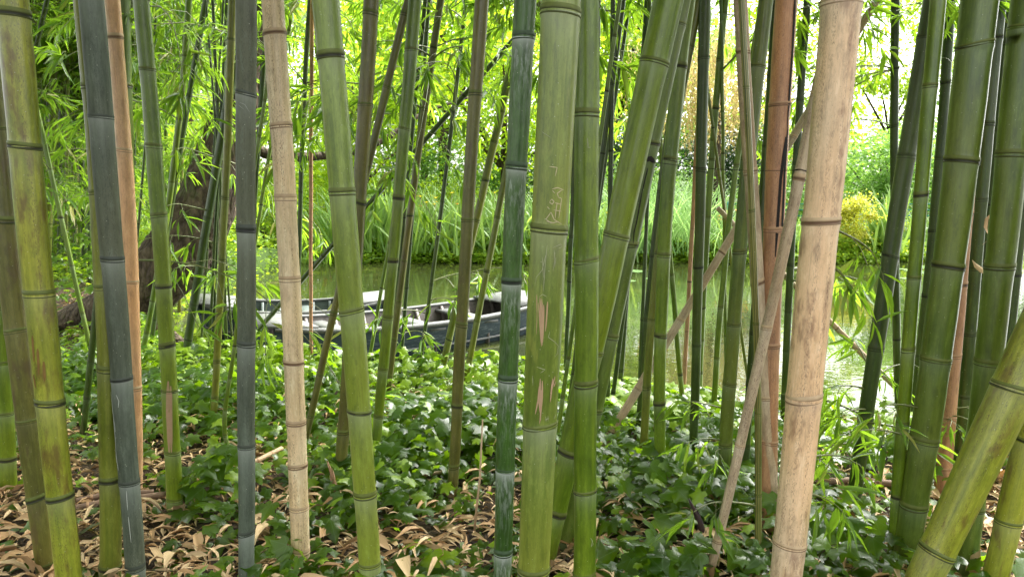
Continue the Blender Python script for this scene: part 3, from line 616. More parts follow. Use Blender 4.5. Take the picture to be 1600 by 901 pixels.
culm('D26', 'dark', [(1261, 0, 12), (1251, 158, 11.5), (1245, 240, 11), (1234, 415, 11), (1229, 547, 11), (1227, 600, 11)], 645, [62, 158, 257, 414, 487, 548], 'slim dark green culm between the split culm and the big spotted tan one', GM_, branches=3, bz=(2.2, 3.4))
culm('D23', 'pale', [(1157, 0, 21), (1161, 85, 21.5), (1172, 300, 22), (1184, 440, 21.5), (1198, 622, 21), (1206, 800, 19)], 828, [83, 270, 442, 622, 808], 'pale greyish tan dry culm behind the thin striped stem', GF_)
culm('D24', 'striped', [(1159, 0, 9), (1165, 138, 9.5), (1172, 260, 10), (1176, 330, 11), (1181, 507, 11), (1184, 647, 10.5), (1184, 877, 10)], 890, [138, 330, 506, 647, 773, 874], 'thin yellow-striped green stem in front of the pale dry culm', GF_, deg=3)
culm('D28', 'pale', [(1285, 110, 19), (1277, 133, 19), (1252, 270, 19), (1198, 510, 18), (1179, 600, 17), (1154, 698, 16), (1122, 850, 14), (1108, 897, 13)], 900, [150, 280, 513, 697, 845], 'pale brown stick leaning right against the big spotted tan culm', GF_, deg=2, ztop=2.6)
culm('E', 'spotted', [(1314, 0, 62), (1300, 200, 58), (1280.5, 348, 56), (1266, 500, 53), (1257, 622, 52), (1235, 845, 50), (1228, 900, 49)], 1010, [7, 347, 622, 848], 'big tan dry culm with dark spots and carved letters near its foot', GF_, crown=1)
# right side
culm('F1', 'dark', [(1400, 0, 12), (1397, 108, 13), (1397, 197, 13), (1397, 300, 12.5), (1401, 433, 12), (1402, 593, 11)], 640, [15, 108, 197, 283, 380, 440, 530], 'slim dark upright culm in the gap right of the big spotted tan one', GM_, branches=26, bz=(1.75, 3.1), baz=(1.6, 1.3), bscale=(.5, .9))
culm('F2', 'dark', [(1460, 0, 28), (1444, 61, 28), (1419, 246, 28), (1390, 400, 26), (1370, 545, 24), (1350, 650, 22), (1337, 767, 20)], 798, [61, 246, 401, 545, 655, 767], 'dark green culm leaning right, in front of the bright water', GM_, crown=1)
culm('F4', 'dark', [(1485, 0, 15), (1477, 130, 16), (1468, 248, 15.5), (1459, 360, 15), (1447, 463, 14), (1438, 550, 13)], 655, [130, 248, 360, 463, 556], 'nearly black culm second left of the broad green culm on the right', GM_, branches=3, bz=(2.2, 3.4))
culm('F3', 'green', [(1466, 0, 22), (1453, 136, 22.5), (1440, 300, 21.5), (1428, 433, 20.5), (1419, 547, 20), (1410, 660, 19.5), (1402, 775, 17)], 876, [136, 305, 434, 547, 660, 776], 'slim green culm with bright edge, first left of the nearly black one', GM_, crown=1)
culm('F5', 'pond', [(1531, 0, 53), (1522, 72, 51), (1502, 253, 49), (1480.5, 417, 47), (1462, 562, 45), (1445, 688, 42), (1429, 790, 39), (1413, 880, 36)], 886, [72, 253, 417, 562, 688, 790, 872], 'broad green culm leaning right, its foot in the ivy, on the right', GF_, crown=1)
culm('F6', 'dark', [(1555, 60, 22), (1541, 195, 22), (1532, 300, 21), (1517, 520, 20), (1507, 600, 19)], 740, [60, 195, 313, 420, 522, 620], 'dark culm in the shade right of the broad green culm', GM_, crown=.9)
culm('F7', 'red', [(1516, 270, 17), (1511, 330, 17), (1503, 445, 18), (1493, 557, 20), (1481, 650, 23), (1474, 730, 22)], 758, [335, 445, 557, 653, 731], 'reddish dry culm peeping out behind the broad green culm', GM_, deg=1, ztop=3.0)
culm('F8', 'dark', [(1576, 0, 21), (1570, 70, 20), (1556, 205, 18), (1550, 300, 17), (1533, 433, 15), (1519, 590, 14)], 720, [70, 205, 320, 430, 520, 610], 'dark culm with knobbly nodes between the two green culms at the right', GM_)
culm('F9', 'pond', [(1605, 0, 45), (1582, 243, 44.5), (1563, 418, 44), (1543, 567, 42), (1520, 760, 37), (1507, 890, 33)], 896, [48, 243, 418, 567, 690, 793, 874], 'green culm near the right edge, crossed by the leaning yellow one', GF_, crown=1)
culm('F12', 'dark', [(1600, 300, 18), (1596, 330, 18), (1580, 480, 18), (1568, 600, 17)], 715, [330, 430, 530, 620], 'dark culm at the right edge behind the leaning yellow one', GM_, deg=1, branches=2, bz=(2, 3.4))
culm('F10', 'yellow', [(1632, 500, 72), (1588, 605, 68), (1540, 700, 62), (1462, 862, 56), (1445, 900, 55)], 955, [480, 606, 862], 'thick yellow-green culm leaning steeply out of the lower right corner', GF_, deg=1, ztop=4.5)
culm('F11', 'yellow', [(1620, 630, 40), (1604, 690, 39), (1576, 815, 38), (1555, 900, 36)], 935, [560, 690, 815], 'yellow-green culm cut by the right edge, right of the steeply leaning one', GF_, deg=1, ztop=5)
# thicket far left
THK = [('B12', 'dark', [(2, 60, 9), (5, 200, 9), (14, 420, 8)], 470), ('Bt', 'pale', [(22, 0, 7), (32, 300, 7), (36, 450, 7)], 480), ('B11', 'dark', [(52, 0, 10), (46, 90, 10), (40, 300, 9)], 440), ('B2', 'dark', [(75, 0, 8), (50, 95, 8), (20, 230, 7)], 470), ('B1', 'green', [(30, 70, 7), (52, 147, 7), (97, 300, 7), (140, 560, 7)], 562), ('B3', 'green', [(118, 20, 8), (90, 200, 8), (80, 300, 8), (73, 385, 8)], 418), ('B4', 'olive', [(108, 100, 8), (63, 260, 8), (40, 350, 7)], 425), ('B10', 'olive', [(88, 0, 13), (82, 200, 12), (74, 390, 11)], 430), ('B7', 'green', [(96, 100, 7), (88, 290, 7), (85, 400, 7)], 405), ('B5', 'dark', [(110, 100, 6), (103, 300, 6), (97, 410, 6)], 413), ('B8', 'pale', [(122, 60, 8), (118, 300, 8), (116, 400, 7)], 405), ('B9', 'green', [(128, 100, 5), (125, 330, 5), (124, 410, 4)], 412), ('B6', 'dark', [(122, 100, 9), (131, 300, 10), (132, 410, 9)], 415), ('B13', 'dark', [(160, 400, 11), (150, 480, 11), (140, 600, 10), (131, 655, 10)], 657), ('B16', 'dark', [(230, 190, 4), (221, 300, 4), (213, 393, 4)], 440)]
for i, x in enumerate((58, 66, 78, 92, 105, 112, 137, 143, 205, 207, 262, 282)):
    THK.append(('X%d' % i, ('dark', 'green', 'olive')[i % 3], [(x + (7 if i % 2 else -5), 0, 6.0), (x, 390, 5.5)], (402, 412, 398, 420)[i % 4]))
for i in range(14):
    x = 48 + i * 7.3 + (i * 37 % 5); THK.append(('Z%d' % i, ('dark', 'dark', 'green', 'olive')[i % 4], [(x + (i * 53 % 21) - 10, 0, 5 + i % 3), (x, 390, 4.5 + i % 3)], (396, 408, 430, 402, 418)[i % 5]))
THK.sort(key=lambda t: t[2][-1][0])
_w = 'first second third fourth fifth sixth seventh eighth ninth'.split(); _T = {20: 'twenty', 30: 'thirty', 40: 'forty'}
ORD = ['leftmost', 'second', 'third', 'fourth', 'fifth', 'sixth', 'seventh', 'eighth', 'ninth', 'tenth', 'eleventh', 'twelfth', 'thirteenth', 'fourteenth', 'fifteenth', 'sixteenth', 'seventeenth', 'eighteenth', 'nineteenth', 'twentieth', 'twenty-first', 'twenty-second', 'twenty-third', 'twenty-fourth', 'twenty-fifth', 'twenty-sixth', 'twenty-seventh', 'twenty-eighth', 'twenty-ninth', 'thirtieth'] + ['thirty-' + w for w in _w] + ['fortieth'] + ['forty-' + w for w in _w]
CN = {'dark': 'dark', 'pale': 'dry tan', 'green': 'green', 'olive': 'olive'}
for i, (k, c, p, by) in enumerate(THK):
    lab = f'thin {CN[c]} culm, {ORD[i]} from the left in the thicket behind the blotched culm' if i else f'thin {CN[c]} culm, leftmost in the thicket behind the blotched culm'
    if k == 'B1': lab = 'thin green stem slanting down right across the left thicket'
    if k == 'B13': lab = 'dark leaning stem in the ivy just left of the olive culm'
    if k == 'B16': lab = 'thread-thin dark stem between the peach and the scarred green culm'
    far = by < 480
    culm(k, c, p, by, list(range(40, by - 20, 62 if far else 75)), lab, GB_, deg=1, branches=(9 if far else 2), bz=(.9, 4.4), bscale=(.8, 1.4), ztop=7.5, crown=(1.1 if far else 0), crown_z=3.3)

# ---- carved marks, peeled skin, cracks on the culms
def flat_mat(name, c, rough=.7, c2=None):
    g = G(name); n = g.noise(g.geo(), 45, 4, .65)
    return g.out(g.principled(g.mix(n, c, c2 or tuple(x * .6 for x in c)), rough, .3))
M_CARVE = flat_mat('carved_scratch', (.50, .44, .25))
M_PEEL = flat_mat('peeled_skin', (.42, .29, .17), c2=(.28, .18, .10))
M_CRACK = flat_mat('black_crack', (.012, .009, .007))
M_PALE = flat_mat('pale_scratch', (.36, .38, .22))
c3 = lambda L: [[(800 + a / 3.467, 200 + b / 3.467) for a, b in st] for st in L]
c4 = lambda L: [[(800 + a / 3.467, 440 + b / 3.467) for a, b in st] for st in L]
marks('C2', 'carving', c3([[(198, 212), (238, 216), (228, 262)], [(212, 330), (240, 322), (275, 332)], [(268, 330), (238, 352), (246, 372)], [(200, 395), (210, 384), (222, 396), (212, 410), (200, 402), (200, 395)], [(226, 352), (212, 336)], [(188, 424), (194, 434)], [(226, 402), (262, 410)], [(243, 372), (262, 378), (256, 420), (246, 484)], [(238, 400), (232, 440), (228, 486)], [(222, 440), (262, 446)], [(206, 452), (180, 490), (208, 512)], [(206, 452), (222, 490), (262, 514)], [(182, 500), (215, 508), (246, 500)]]), M_CARVE, .0013, 'pale carved characters')
marks('C2', 'scratch', c3([[(186, 628), (176, 720), (166, 870)], [(178, 680), (160, 760), (130, 800), (122, 850)], [(222, 650), (226, 700), (218, 760)], [(162, 690), (166, 800)], [(214, 640), (258, 620), (266, 634), (244, 644)], [(232, 690), (226, 740)], [(60 + 100, 30), (205, 60)]]) + c4([[(145, 70), (162, 55), (184, 66)], [(200, 250), (192, 280), (225, 305), (246, 330), (240, 372), (228, 386)], [(130, 440), (176, 452), (150, 470)], [(262, 200), (266, 240), (256, 280)], [(178, 700), (180, 730)], [(190, 696), (191, 728)], [(178, 714), (196, 712)], [(234, 700), (222, 720)], [(110, 490), (112, 540)]]), M_PALE, .0009)
marks('C2', 'peeled_skin', c4([[(132, 60), (134, 180), (130, 270)], [(140, 100), (148, 200), (156, 330)], [(148, 75), (154, 170), (160, 325)], [(158, 80), (160, 200), (156, 300)], [(168, 110), (166, 220), (162, 310)], [(188, 92), (182, 190), (176, 250)], [(150, 140), (152, 240)], [(150, 500), (148, 580), (152, 720)], [(160, 510), (160, 600), (146, 740)], [(145, 540), (138, 620), (124, 690)], [(154, 560), (156, 660)], [(140, 580), (150, 690)], [(228, 490), (210, 560), (202, 625)], [(216, 500), (204, 580)], [(232, 520), (222, 545)]]), M_PEEL, .0022)
c5 = lambda L: [[(1190 + a / 7.45, 780 + b / 7.45) for a, b in st] for st in L]
marks('E', 'carving', c5([[(300, 610), (318, 640), (328, 720)], [(300, 722), (372, 730)], [(455, 590), (450, 650), (440, 695), (412, 706), (400, 680), (420, 655), (450, 665)], [(310, 780), (372, 782)], [(336, 785), (334, 850)], [(368, 790), (352, 850)], [(368, 795), (388, 800), (372, 820), (400, 850), (430, 842)], [(350, 890), (362, 900)]]), flat_mat('pale_carving', (.68, .52, .34)), .0010, 'pale carved letters I C and T R')
marks('L8', 'scar', [[(268, 592), (267, 640), (270, 706)], [(271, 600), (272, 650), (273, 702)], [(269, 640), (270, 690)], [(267, 615), (268, 640)]], M_PEEL, .006)
marks('D25', 'crack', [[(1237, -8), (1233, 80), (1227, 165), (1225, 200)], [(1226, 200), (1221, 260), (1217, 360), (1214, 420)], [(1222, 215), (1214, 280), (1206, 400)]], M_CRACK, .006)
marks('C5', 'crack', [[(1000, 300), (992, 345), (988, 360), (987, 378)], [(1009, 262), (1000, 300)]], M_CRACK, .0022)
marks('C5', 'gash', [[(1006, 252), (1012, 249), (1021, 252)], [(1007, 249), (1014, 246), (1021, 250)]], M_CRACK, .006)
marks('C3', 'scratch', [[(916, 217), (917, 232), (921, 231)], [(921, 832), (924, 838), (922, 846), (926, 842)]], M_PALE, .0011)
marks('L5', 'scratch', [[(178, 610), (182, 640), (188, 670)], [(190, 612), (194, 622), (193, 632)], [(186, 700), (192, 730)], [(184, 650), (187, 690), (186, 720)], [(205, 760), (207, 790)], [(208, 800), (212, 840)]], flat_mat('white_scratch', (.5, .52, .46)), .0010)
marks('M11', 'scratch', [[(380, 162), (388, 165), (394, 176)], [(378, 166), (386, 172)]], flat_mat('dull_scratch', (.3, .33, .28)), .0008)
marks('L1', 'scuff', [[(58 + 6, 520), (66, 560)], [(72, 540), (74, 580)], [(64, 580), (68, 600)], [(80, 560), (82, 590)]], flat_mat('brown_scuff', (.22, .13, .03), c2=(.10, .06, .015)), .004)

# long cane fallen aslant toward the lower right, its cut end showing
culm('A', 'pale', [(1122, 325, 11), (1145, 349, 12), (1235, 440, 13), (1293, 500, 13), (1347, 550, 13), (1392, 598, 13)], 602, [340, 430, 512, 575], 'cut pale brown cane slanting down right behind the big spotted tan culm', GM_, deg=1, top_y=325)
def cap_culm(key, mat):
    c = CULMS[key]; t = unit(c['P'][-1] - c['P'][-3]); e1 = np.array([t[2], 0, -t[0]]); th = np.arange(16) * math.pi / 8; r = c['rad'][-1]
    p = c['P'][-1] - c['base']
    V = [p + t * .001] + [p + t * .001 + r * 1.0 * (math.cos(a) * e1 + math.sin(a) * np.array([0, 1., 0])) for a in th]
    obj('cut_end', mesh_np('cut_end', V, [(0, 1 + i, 1 + (i + 1) % 16) for i in range(16)]), c['root'], mat=mat)
cap_culm('A', flat_mat('cut_cane_end', (.30, .2, .12), c2=(.08, .05, .03)))

# ================================================================ leaning tree on the left bank
def m_bark():
    g = G('tree_bark'); p = g.geo()
    n = g.noise(g.vec(p, (9, 9, 4)), 1.5, 6, .7); v = g.voro(g.vec(p, (14, 14, 5)), 1.0, 'DISTANCE_TO_EDGE')
    col = g.mix(g.ramp(n, .35, .68), (.035, .026, .017), (.12, .09, .06))
    col = g.mix(g.math('MULTIPLY', g.ramp(g.noise(p, 5, 4), .55, .7), .55), col, (.07, .09, .03))
    return g.out(g.principled(col, .9, .2, g.bump(g.math('ADD', n, g.math('MULTIPLY', g.ramp(v, 0, .25), .6)), 1.0, .035)))
M_BARK = m_bark()
def bark_tube(pts, rads, sides=26, n=46, seed=1, amp=.07):
    pts = np.array(pts, float); u = np.linspace(0, len(pts) - 1, n); r = np.random.default_rng(seed)
    k = np.arange(len(pts))
    P = np.stack([np.interp(u, k, pts[:, i]) for i in range(3)], 1)
    for _ in range(3): P[1:-1] = (P[:-2] + P[1:-1] * 2 + P[2:]) / 4
    rad = np.interp(u, k, rads)
    V, F = tube(P, rad, sides, True)
    ph = r.uniform(0, 6.28, 4); th = np.tile(np.arange(sides) * 2 * math.pi / sides, n); uu = np.repeat(u, sides)
    ridge = np.sin(th * 7 + ph[0] + uu * 1.7) * .5 + np.sin(th * 3 + ph[1] + uu) * .6 + np.sin(th * 11 + ph[2] - uu * 2.3) * .35 + r.normal(size=len(th)) * .22
    C = np.repeat(P, sides, 0); V[:len(C)] = C + (V[:len(C)] - C) * (1 + amp * ridge)[:, None]
    return V, F
def px3(x, y, Y): return at(x, y, Y)[0]
TB = px3(120, 520, 7.0); TB[2] = -.05
lt = thing('leaning_tree', 'dark rough-barked tree trunk leaning right over the left bank behind the bamboo', 'tree', TB)
V, F = bark_tube([px3(60, 520, 7.3), px3(110, 505, 7.2), px3(165, 490, 7.1), px3(225, 455, 7.0), px3(275, 405, 7.0), px3(322, 330, 7.1), px3(352, 240, 7.2), px3(388, 120, 7.3), px3(425, -40, 7.5), px3(470, -240, 7.8)], [.10, .17, .22, .29, .31, .28, .25, .21, .18, .14], seed=3)
obj('trunk', mesh_np('trunk', V - TB, F), lt, mat=M_BARK)
V, F = bark_tube([px3(372, 215, 7.2), px3(420, 245, 7.25), px3(480, 246, 7.4), px3(560, 238, 7.6), px3(612, 212, 7.8), px3(660, 175, 8.0), px3(740, 150, 8.4)], [.06, .05, .042, .036, .03, .022, .010], 14, 30, 5, .09)
obj('limb', mesh_np('limb', V - TB, F), lt, mat=M_BARK)
V, F = bark_tube([px3(215, 470, 7.0), px3(235, 500, 6.85), px3(262, 528, 6.7), px3(300, 545, 6.6)], [.14, .11, .08, .03], 14, 16, 8, .08)
obj('root', mesh_np('root', V - TB, F), lt, mat=M_BARK)

# ================================================================ boats
def paint_mat(name, base, worn, dark, wear=.5, scale=6):
    g = G(name); p = g.objco()
    n = g.noise(g.vec(p, (1.2, 6, 6)), scale, 6, .7); n2 = g.noise(p, 34, 4, .7)
    col = g.mix(g.ramp(n2, .35, .65), base, tuple(x * .72 for x in base))
    col = g.mix(g.math('MULTIPLY', g.ramp(n, .5, .68), wear), col, worn)
    col = g.mix(g.math('MULTIPLY', g.ramp(g.noise(g.vec(p, (3, 3, 9)), 2.6, 5, .7), .52, .72), .7), col, dark)
    return g.out(g.principled(col, .55, .35, g.bump(n2, .3, .004)))
MB_OUT = paint_mat('boat_outside_dark_blue', (.030, .050, .058), (.14, .175, .18), (.012, .017, .018), .85)
MB_IN = paint_mat('boat_inside_weathered', (.13, .112, .098), (.20, .185, .17), (.05, .042, .035), .6)
MB_RAIL = paint_mat('boat_rail_pale', (.14, .145, .135), (.22, .22, .21), (.06, .055, .045), .55, 9)
MB_GREEN = paint_mat('boat_inside_grey_green', (.085, .11, .098), (.14, .17, .155), (.04, .048, .04), .5)
MB_FLOOR = paint_mat('boat_floor', (.14, .11, .085), (.22, .19, .155), (.05, .04, .03), .5)
def boat(name, label, A, B, half, m_in, thwarts, group, slats=False, z0=WATER_Z - .10, hgt=.44):
    A, B = np.array(A, float), np.array(B, float); L = float(np.linalg.norm(B - A)); ang = math.atan2(B[1] - A[1], B[0] - A[0]); mid = (A + B) / 2
    root = thing(name, label, 'boat', (mid[0], mid[1], z0), group); root.rotation_euler = (0, R(1.2), ang)
    n = 25; x = np.linspace(-L / 2, L / 2, n); t = x / (L / 2)
    g_ = half * (1 - .30 * np.abs(t) ** 2.6); b_ = half * .70 * (1 - .34 * np.abs(t) ** 2.4); zt = hgt + .10 * np.abs(t) ** 2.2; zb = .0 + .09 * np.abs(t) ** 3
    def strip(o0, i0, rows=5, th=.022):
        pass
    def side(sg):
        rows = 5; u = np.linspace(0, 1, rows)
        O = np.stack([np.repeat(x[:, None], rows, 1), sg * (b_[:, None] * (1 - u) + g_[:, None] * u + .02 * np.sin(u * math.pi)), zb[:, None] * (1 - u) + zt[:, None] * u], -1)
        I = O.copy(); I[..., 1] -= sg * .022; I[:, 0, 2] += .012
        return O, I
    def grid_faces(n, m, off=0, flip=False):
        i = (np.arange(n - 1)[:, None] * m + np.arange(m - 1)[None]).ravel() + off
        F = np.stack([i, i + 1, i + m + 1, i + m], 1); return F[:, ::-1] if flip else F
    for sg in (1, -1):
        O, I = side(sg)
        obj('outer_plank', mesh_np('outer_plank', O.reshape(-1, 3), grid_faces(n, 5, 0, sg > 0)), root, mat=MB_OUT)
        obj('inner_plank', mesh_np('inner_plank', I.reshape(-1, 3), grid_faces(n, 5, 0, sg < 0)), root, mat=m_in)
        # pale rubbing rail along the top and a thin strake low on the outside
        acc = Acc()
        for k in range(n - 1):
            V = []
            for q in (k, k + 1):
                for dy, dz in ((.020, -.035), (.020, .012), (-.045, .012), (-.045, -.012)): V.append((x[q], sg * (g_[q] + dy), zt[q] + dz))
            acc.add(V, [(0, 1, 5, 4), (1, 2, 6, 5), (2, 3, 7, 6), (3, 0, 4, 7)])
        obj('gunwale', acc.mesh('gunwale', smooth=False), root, mat=MB_RAIL)
        acc = Acc()
        for k in range(n - 1):
            V = []
            for q in (k, k + 1):
                bb = b_[q] * .62 + g_[q] * .38; zz = zb[q] * .62 + zt[q] * .38
                for dy, dz in ((.022, -.014), (.042, -.010), (.042, .010), (.022, .014)): V.append((x[q], sg * (bb + dy), zz + dz))
            acc.add(V, [(0, 1, 5, 4), (1, 2, 6, 5), (2, 3, 7, 6)])
        obj('strake', acc.mesh('strake', smooth=False), root, mat=MB_RAIL)
        for tt in np.linspace(-.82, .82, 9):
            q = tt * L / 2; bb, gg, z1, z2 = (float(np.interp(q, x, a)) for a in (b_, g_, zb, zt))
            V = []
            for xx in (q - .018, q + .018): V += [(xx, sg * (bb - .03), z1 + .02), (xx, sg * (gg - .03), z2 - .02), (xx, sg * (gg - .065), z2 - .02), (xx, sg * (bb - .11), z1 + .02)]
            obj('rib', mesh_np('rib', V, [(0, 1, 2, 3), (7, 6, 5, 4), (0, 4, 5, 1), (1, 5, 6, 2), (2, 6, 7, 3)], smooth=False), root, mat=m_in)
    V = np.concatenate([np.stack([x, -b_ + .0, zb + .01], 1), np.stack([x, b_ - .0, zb + .01], 1)]); i = np.arange(n - 1)
    obj('floor', mesh_np('floor', V, np.stack([i, i + 1, n + i + 1, n + i], 1)), root, mat=MB_FLOOR)
    for e, k in ((-1, 0), (1, n - 1)):   # flat ends and their small decks
        V = [(x[k], -b_[k], zb[k]), (x[k], b_[k], zb[k]), (x[k] + e * .10, g_[k], zt[k]), (x[k] + e * .10, -g_[k], zt[k])]
        V += [(a - e * .025, b, c) for a, b, c in V]
        obj('transom', mesh_np('transom', V, [(0, 1, 2, 3), (7, 6, 5, 4), (2, 1, 5, 6), (0, 3, 7, 4), (3, 2, 6, 7)], smooth=False), root, mat=MB_OUT)
        dl = .55 if e > 0 else .42
        q = x[k] - e * dl; gq = float(np.interp(q, x, g_)); zq = float(np.interp(q, x, zt))
        V = [(q, -gq + .0, zq + .016), (q, gq - .0, zq + .016), (x[k] + e * .12, g_[k] + .01, zt[k] + .016), (x[k] + e * .12, -g_[k] - .01, zt[k] + .016)]
        V += [(a, b, c + .022) for a, b, c in V]
        obj('end_deck', mesh_np('end_deck', V, [(0, 1, 2, 3), (7, 6, 5, 4), (0, 4, 5, 1), (1, 5, 6, 2), (2, 6, 7, 3), (3, 7, 4, 0)], smooth=False), root, mat=MB_RAIL)
    for tt in thwarts:
        q = tt * L / 2; gg = float(np.interp(q, x, g_)) - .012; z = float(np.interp(q, x, zt)) - .085
        V, F = box_arr(q - .10, q + .10, -gg, gg, z, z + .028)
        th_ = obj('thwart', mesh_np('thwart', V, F, smooth=False), root, mat=MB_RAIL if m_in is MB_IN else m_in)
        V, F = box_arr(q - .014, q + .014, -gg + .05, gg - .05, z - .26, z - .003)
        obj('bulkhead', mesh_np('bulkhead', V, F, smooth=False), th_, mat=m_in)
    if slats:
        for k in range(6):
            q = -L / 2 + .5 + k * .11; gg = float(np.interp(q, x, g_)) - .04
            V, F = box_arr(q - .04, q + .04, -gg, gg, hgt * .62, hgt * .62 + .02)
            obj('slat', mesh_np('slat', V, F, smooth=False), root, mat=m_in)
    # leaves fallen into the boat lie on its floor
    m = 70; P = np.stack([rng.uniform(-L * .42, L * .42, m), rng.uniform(-half * .5, half * .5, m), np.full(m, .035)], 1); th = rng.uniform(0, 6.28, m)
    V, F, rn, lc = leafset(P, np.stack([np.cos(th), np.sin(th), 0 * th], 1), unit(np.array([0, 0, 1.]) + rng.normal(size=(m, 3)) * .2), .10, .018, BAM_T, BAM_F)
    tag(obj('fallen_leaves', mesh_np('fallen_leaves', V, F, {'rnd': rn, 'lc': lc}), root, mat=M_LITTER), kind='stuff')
    return root
boat('rowing_boat', 'dark blue flat-bottomed boat with pale gunwale, nearest the ivy bank', (-2.55, 7.3), (.22, 9.58), .56, MB_IN, (-.55, .0, .42), 'boats moored at the bank')
boat('rowing_boat', 'grey-green inside boat lying behind the dark blue one on the left', (-3.7, 8.85), (-1.72, 9.42), .50, MB_GREEN, (.1, .62), 'boats moored at the bank', slats=True)

# ================================================================ trees, shrubs and flowers beyond the pond
LM = {
 'maple': leaf_mat('maple_leaf', (.18, .31, .012), (.27, .42, .02), (.60, .82, .03), .5, .5, .3),
 'lime': leaf_mat('lime_green_leaf', (.15, .27, .015), (.24, .38, .03), (.55, .75, .04), .5, .5, .3),
 'mid': leaf_mat('mid_green_leaf', (.05, .14, .02), (.10, .21, .03), (.24, .46, .05), .42, .5, .3),
 'fresh': leaf_mat('fresh_green_leaf', (.09, .22, .03), (.17, .32, .06), (.36, .62, .09), .45, .5, .3),
 'dark': leaf_mat('dark_evergreen_leaf', (.012, .04, .012), (.03, .075, .02), (.05, .13, .02), .25, .4, .4),
 'peach': leaf_mat('peach_leaf', (.36, .30, .10), (.40, .25, .14), (.62, .50, .18), .45, .5, .3, c3=(.22, .32, .05)),
 'gold': leaf_mat('golden_leaf', (.38, .40, .03), (.52, .52, .06), (.72, .72, .06), .45, .5, .3),
 'iris': leaf_mat('iris_blade', (.09, .20, .025), (.25, .40, .10), (.46, .68, .10), .4, .45, .4),
 'grass': leaf_mat('fine_grass_blade', (.17, .33, .09), (.28, .44, .15), (.45, .70, .2), .45, .5, .3),
}
SERIAL = [0]
def foliage(center, rad, n, size, mat, seed, clumps=26, sig=.34, droop=.25, hollow=.45):
    r = np.random.default_rng(seed); c = np.array(center, float); rad = np.array(rad, float)
    d = unit(r.normal(size=(clumps, 3))); C = d * (hollow + (1 - hollow) * r.random((clumps, 1)) ** .6)
    C = C * rad
    k = r.integers(clumps, size=n); sg = sig * rad.mean() * r.uniform(.5, 1.2, clumps)
    P = C[k] + r.normal(size=(n, 3)) * sg[k][:, None] * np.array([1, 1, .62])
    D = unit(r.normal(size=(n, 3)) * np.array([1, 1, .5]) + unit(P) * .5 - np.array([0, 0, droop]))
    N = unit(r.normal(size=(n, 3)) * .7 + np.array([0, -.15, 1.]))
    s = size * r.uniform(.6, 1.3, n)
    V, F, rn, lc = leafset(P + c, D, N, s, s * .62, DIA_T, DIA_F)
    rn = np.clip(rn * .7 + np.repeat(r.random(clumps)[k], 4) * .3, 0, .999)
    return V, F, rn, lc, C + c
def tree(name, label, cat, px, Y, pyc, rad, n, size, mat, group, trunk_r=.12, clumps=26, sig=.34, hollow=.45, limbs=5):
    SERIAL[0] += 1; sd_ = SERIAL[0] * 17
    c = px3(px, pyc, Y); gz = float(ground_z(c[0], c[1])); base = np.array([c[0], c[1], gz - .05])
    root = thing(name, label, cat, base, group)
    V, F, rn, lc, C = foliage(c - base, rad, n, size, LM[mat], sd_, clumps, sig, hollow=hollow)
    ok = V[:, 2].reshape(-1, 4).min(1) > .02; kv = np.repeat(ok, 4); 
    idx = np.cumsum(kv) - 1; F = idx[F[kv[F[:, 0]]]]; V, rn, lc = V[kv], rn[kv], lc[kv]
    tag(obj('crown', mesh_np('crown', V, F, {'rnd': rn, 'lc': lc}), root, mat=LM[mat]))
    top = c - base
    r = np.random.default_rng(sd_ + 1)
    V, F = tube([(0, 0, -.1), (r.normal() * .1, r.normal() * .1, top[2] * .5), tuple(top + [0, 0, rad[2] * .3])], [trunk_r, trunk_r * .75, trunk_r * .25], 10)
    obj('trunk', mesh_np('trunk', V, F), root, mat=M_BARK)
    for k in range(limbs):
        q = C[k]; s0 = np.array([0, 0, max(.1, top[2] * .45)]) if limbs else 0
        V, F = tube([s0, (s0 + q) / 2 + [0, 0, .15], q], [trunk_r * .5, trunk_r * .35, trunk_r * .1], 6)
        obj('limb', mesh_np('limb', V, F), root, mat=M_BARK)
    return root
GT = 'trees beyond the pond'; GS = 'shrubs on the far bank'
tree('maple_tree', 'bright yellow-green maple hanging over the far bank at the centre', 'tree', 790, 22, 140, (3.3, 2, 2.2), 9000, .15, 'maple', GT, .14, 40, .26)
tree('maple_tree', 'yellow-green maple behind the broad mid-green culm, over the boats', 'tree', 560, 21.5, 190, (2.4, 2, 2.2), 7000, .15, 'maple', GT, .12, 34, .28)
tree('broadleaf_tree', 'lime green tree seen between the peach culm and the upright grey one', 'tree', 300, 18, 170, (2.8, 2, 2.8), 9000, .14, 'lime', GT, .12, 34, .28)
tree('shrub', 'low lime green shrub beside the leaning trunk on the left bank', 'shrub', 235, 14, 340, (1.5, 1.2, 1.1), 6000, .09, 'lime', GS, .04, 26, .3)
tree('shrub', 'soft green shrub left of the stone edging, behind the boats', 'shrub', 420, 19, 345, (1.5, 1.2, 1.1), 5000, .10, 'lime', GS, .04, 26, .3)
tree('broadleaf_tree', 'dark green tree behind the left thicket, near the left edge', 'tree', 40, 19, 200, (3.4, 2, 3.2), 9000, .15, 'dark', GT, .14, 30, .3)
tree('broadleaf_tree', 'green tree behind the left thicket, beside the left grey culm', 'tree', 150, 22, 150, (3.0, 2, 3.2), 8000, .15, 'mid', GT, .14, 30, .3)
tree('shrub', 'dark evergreen shrub in the gap left of the bundle of dry culms', 'shrub', 1120, 25, 248, (2.0, 1.4, 1.25), 7000, .12, 'dark', GS, .06, 30, .3, .2)
tree('shrub', 'dark evergreen shrub behind the thick leaning culm at the far bank', 'shrub', 930, 26, 232, (1.6, 1.4, 1.1), 4500, .12, 'dark', GS, .06, 24, .3, .2)
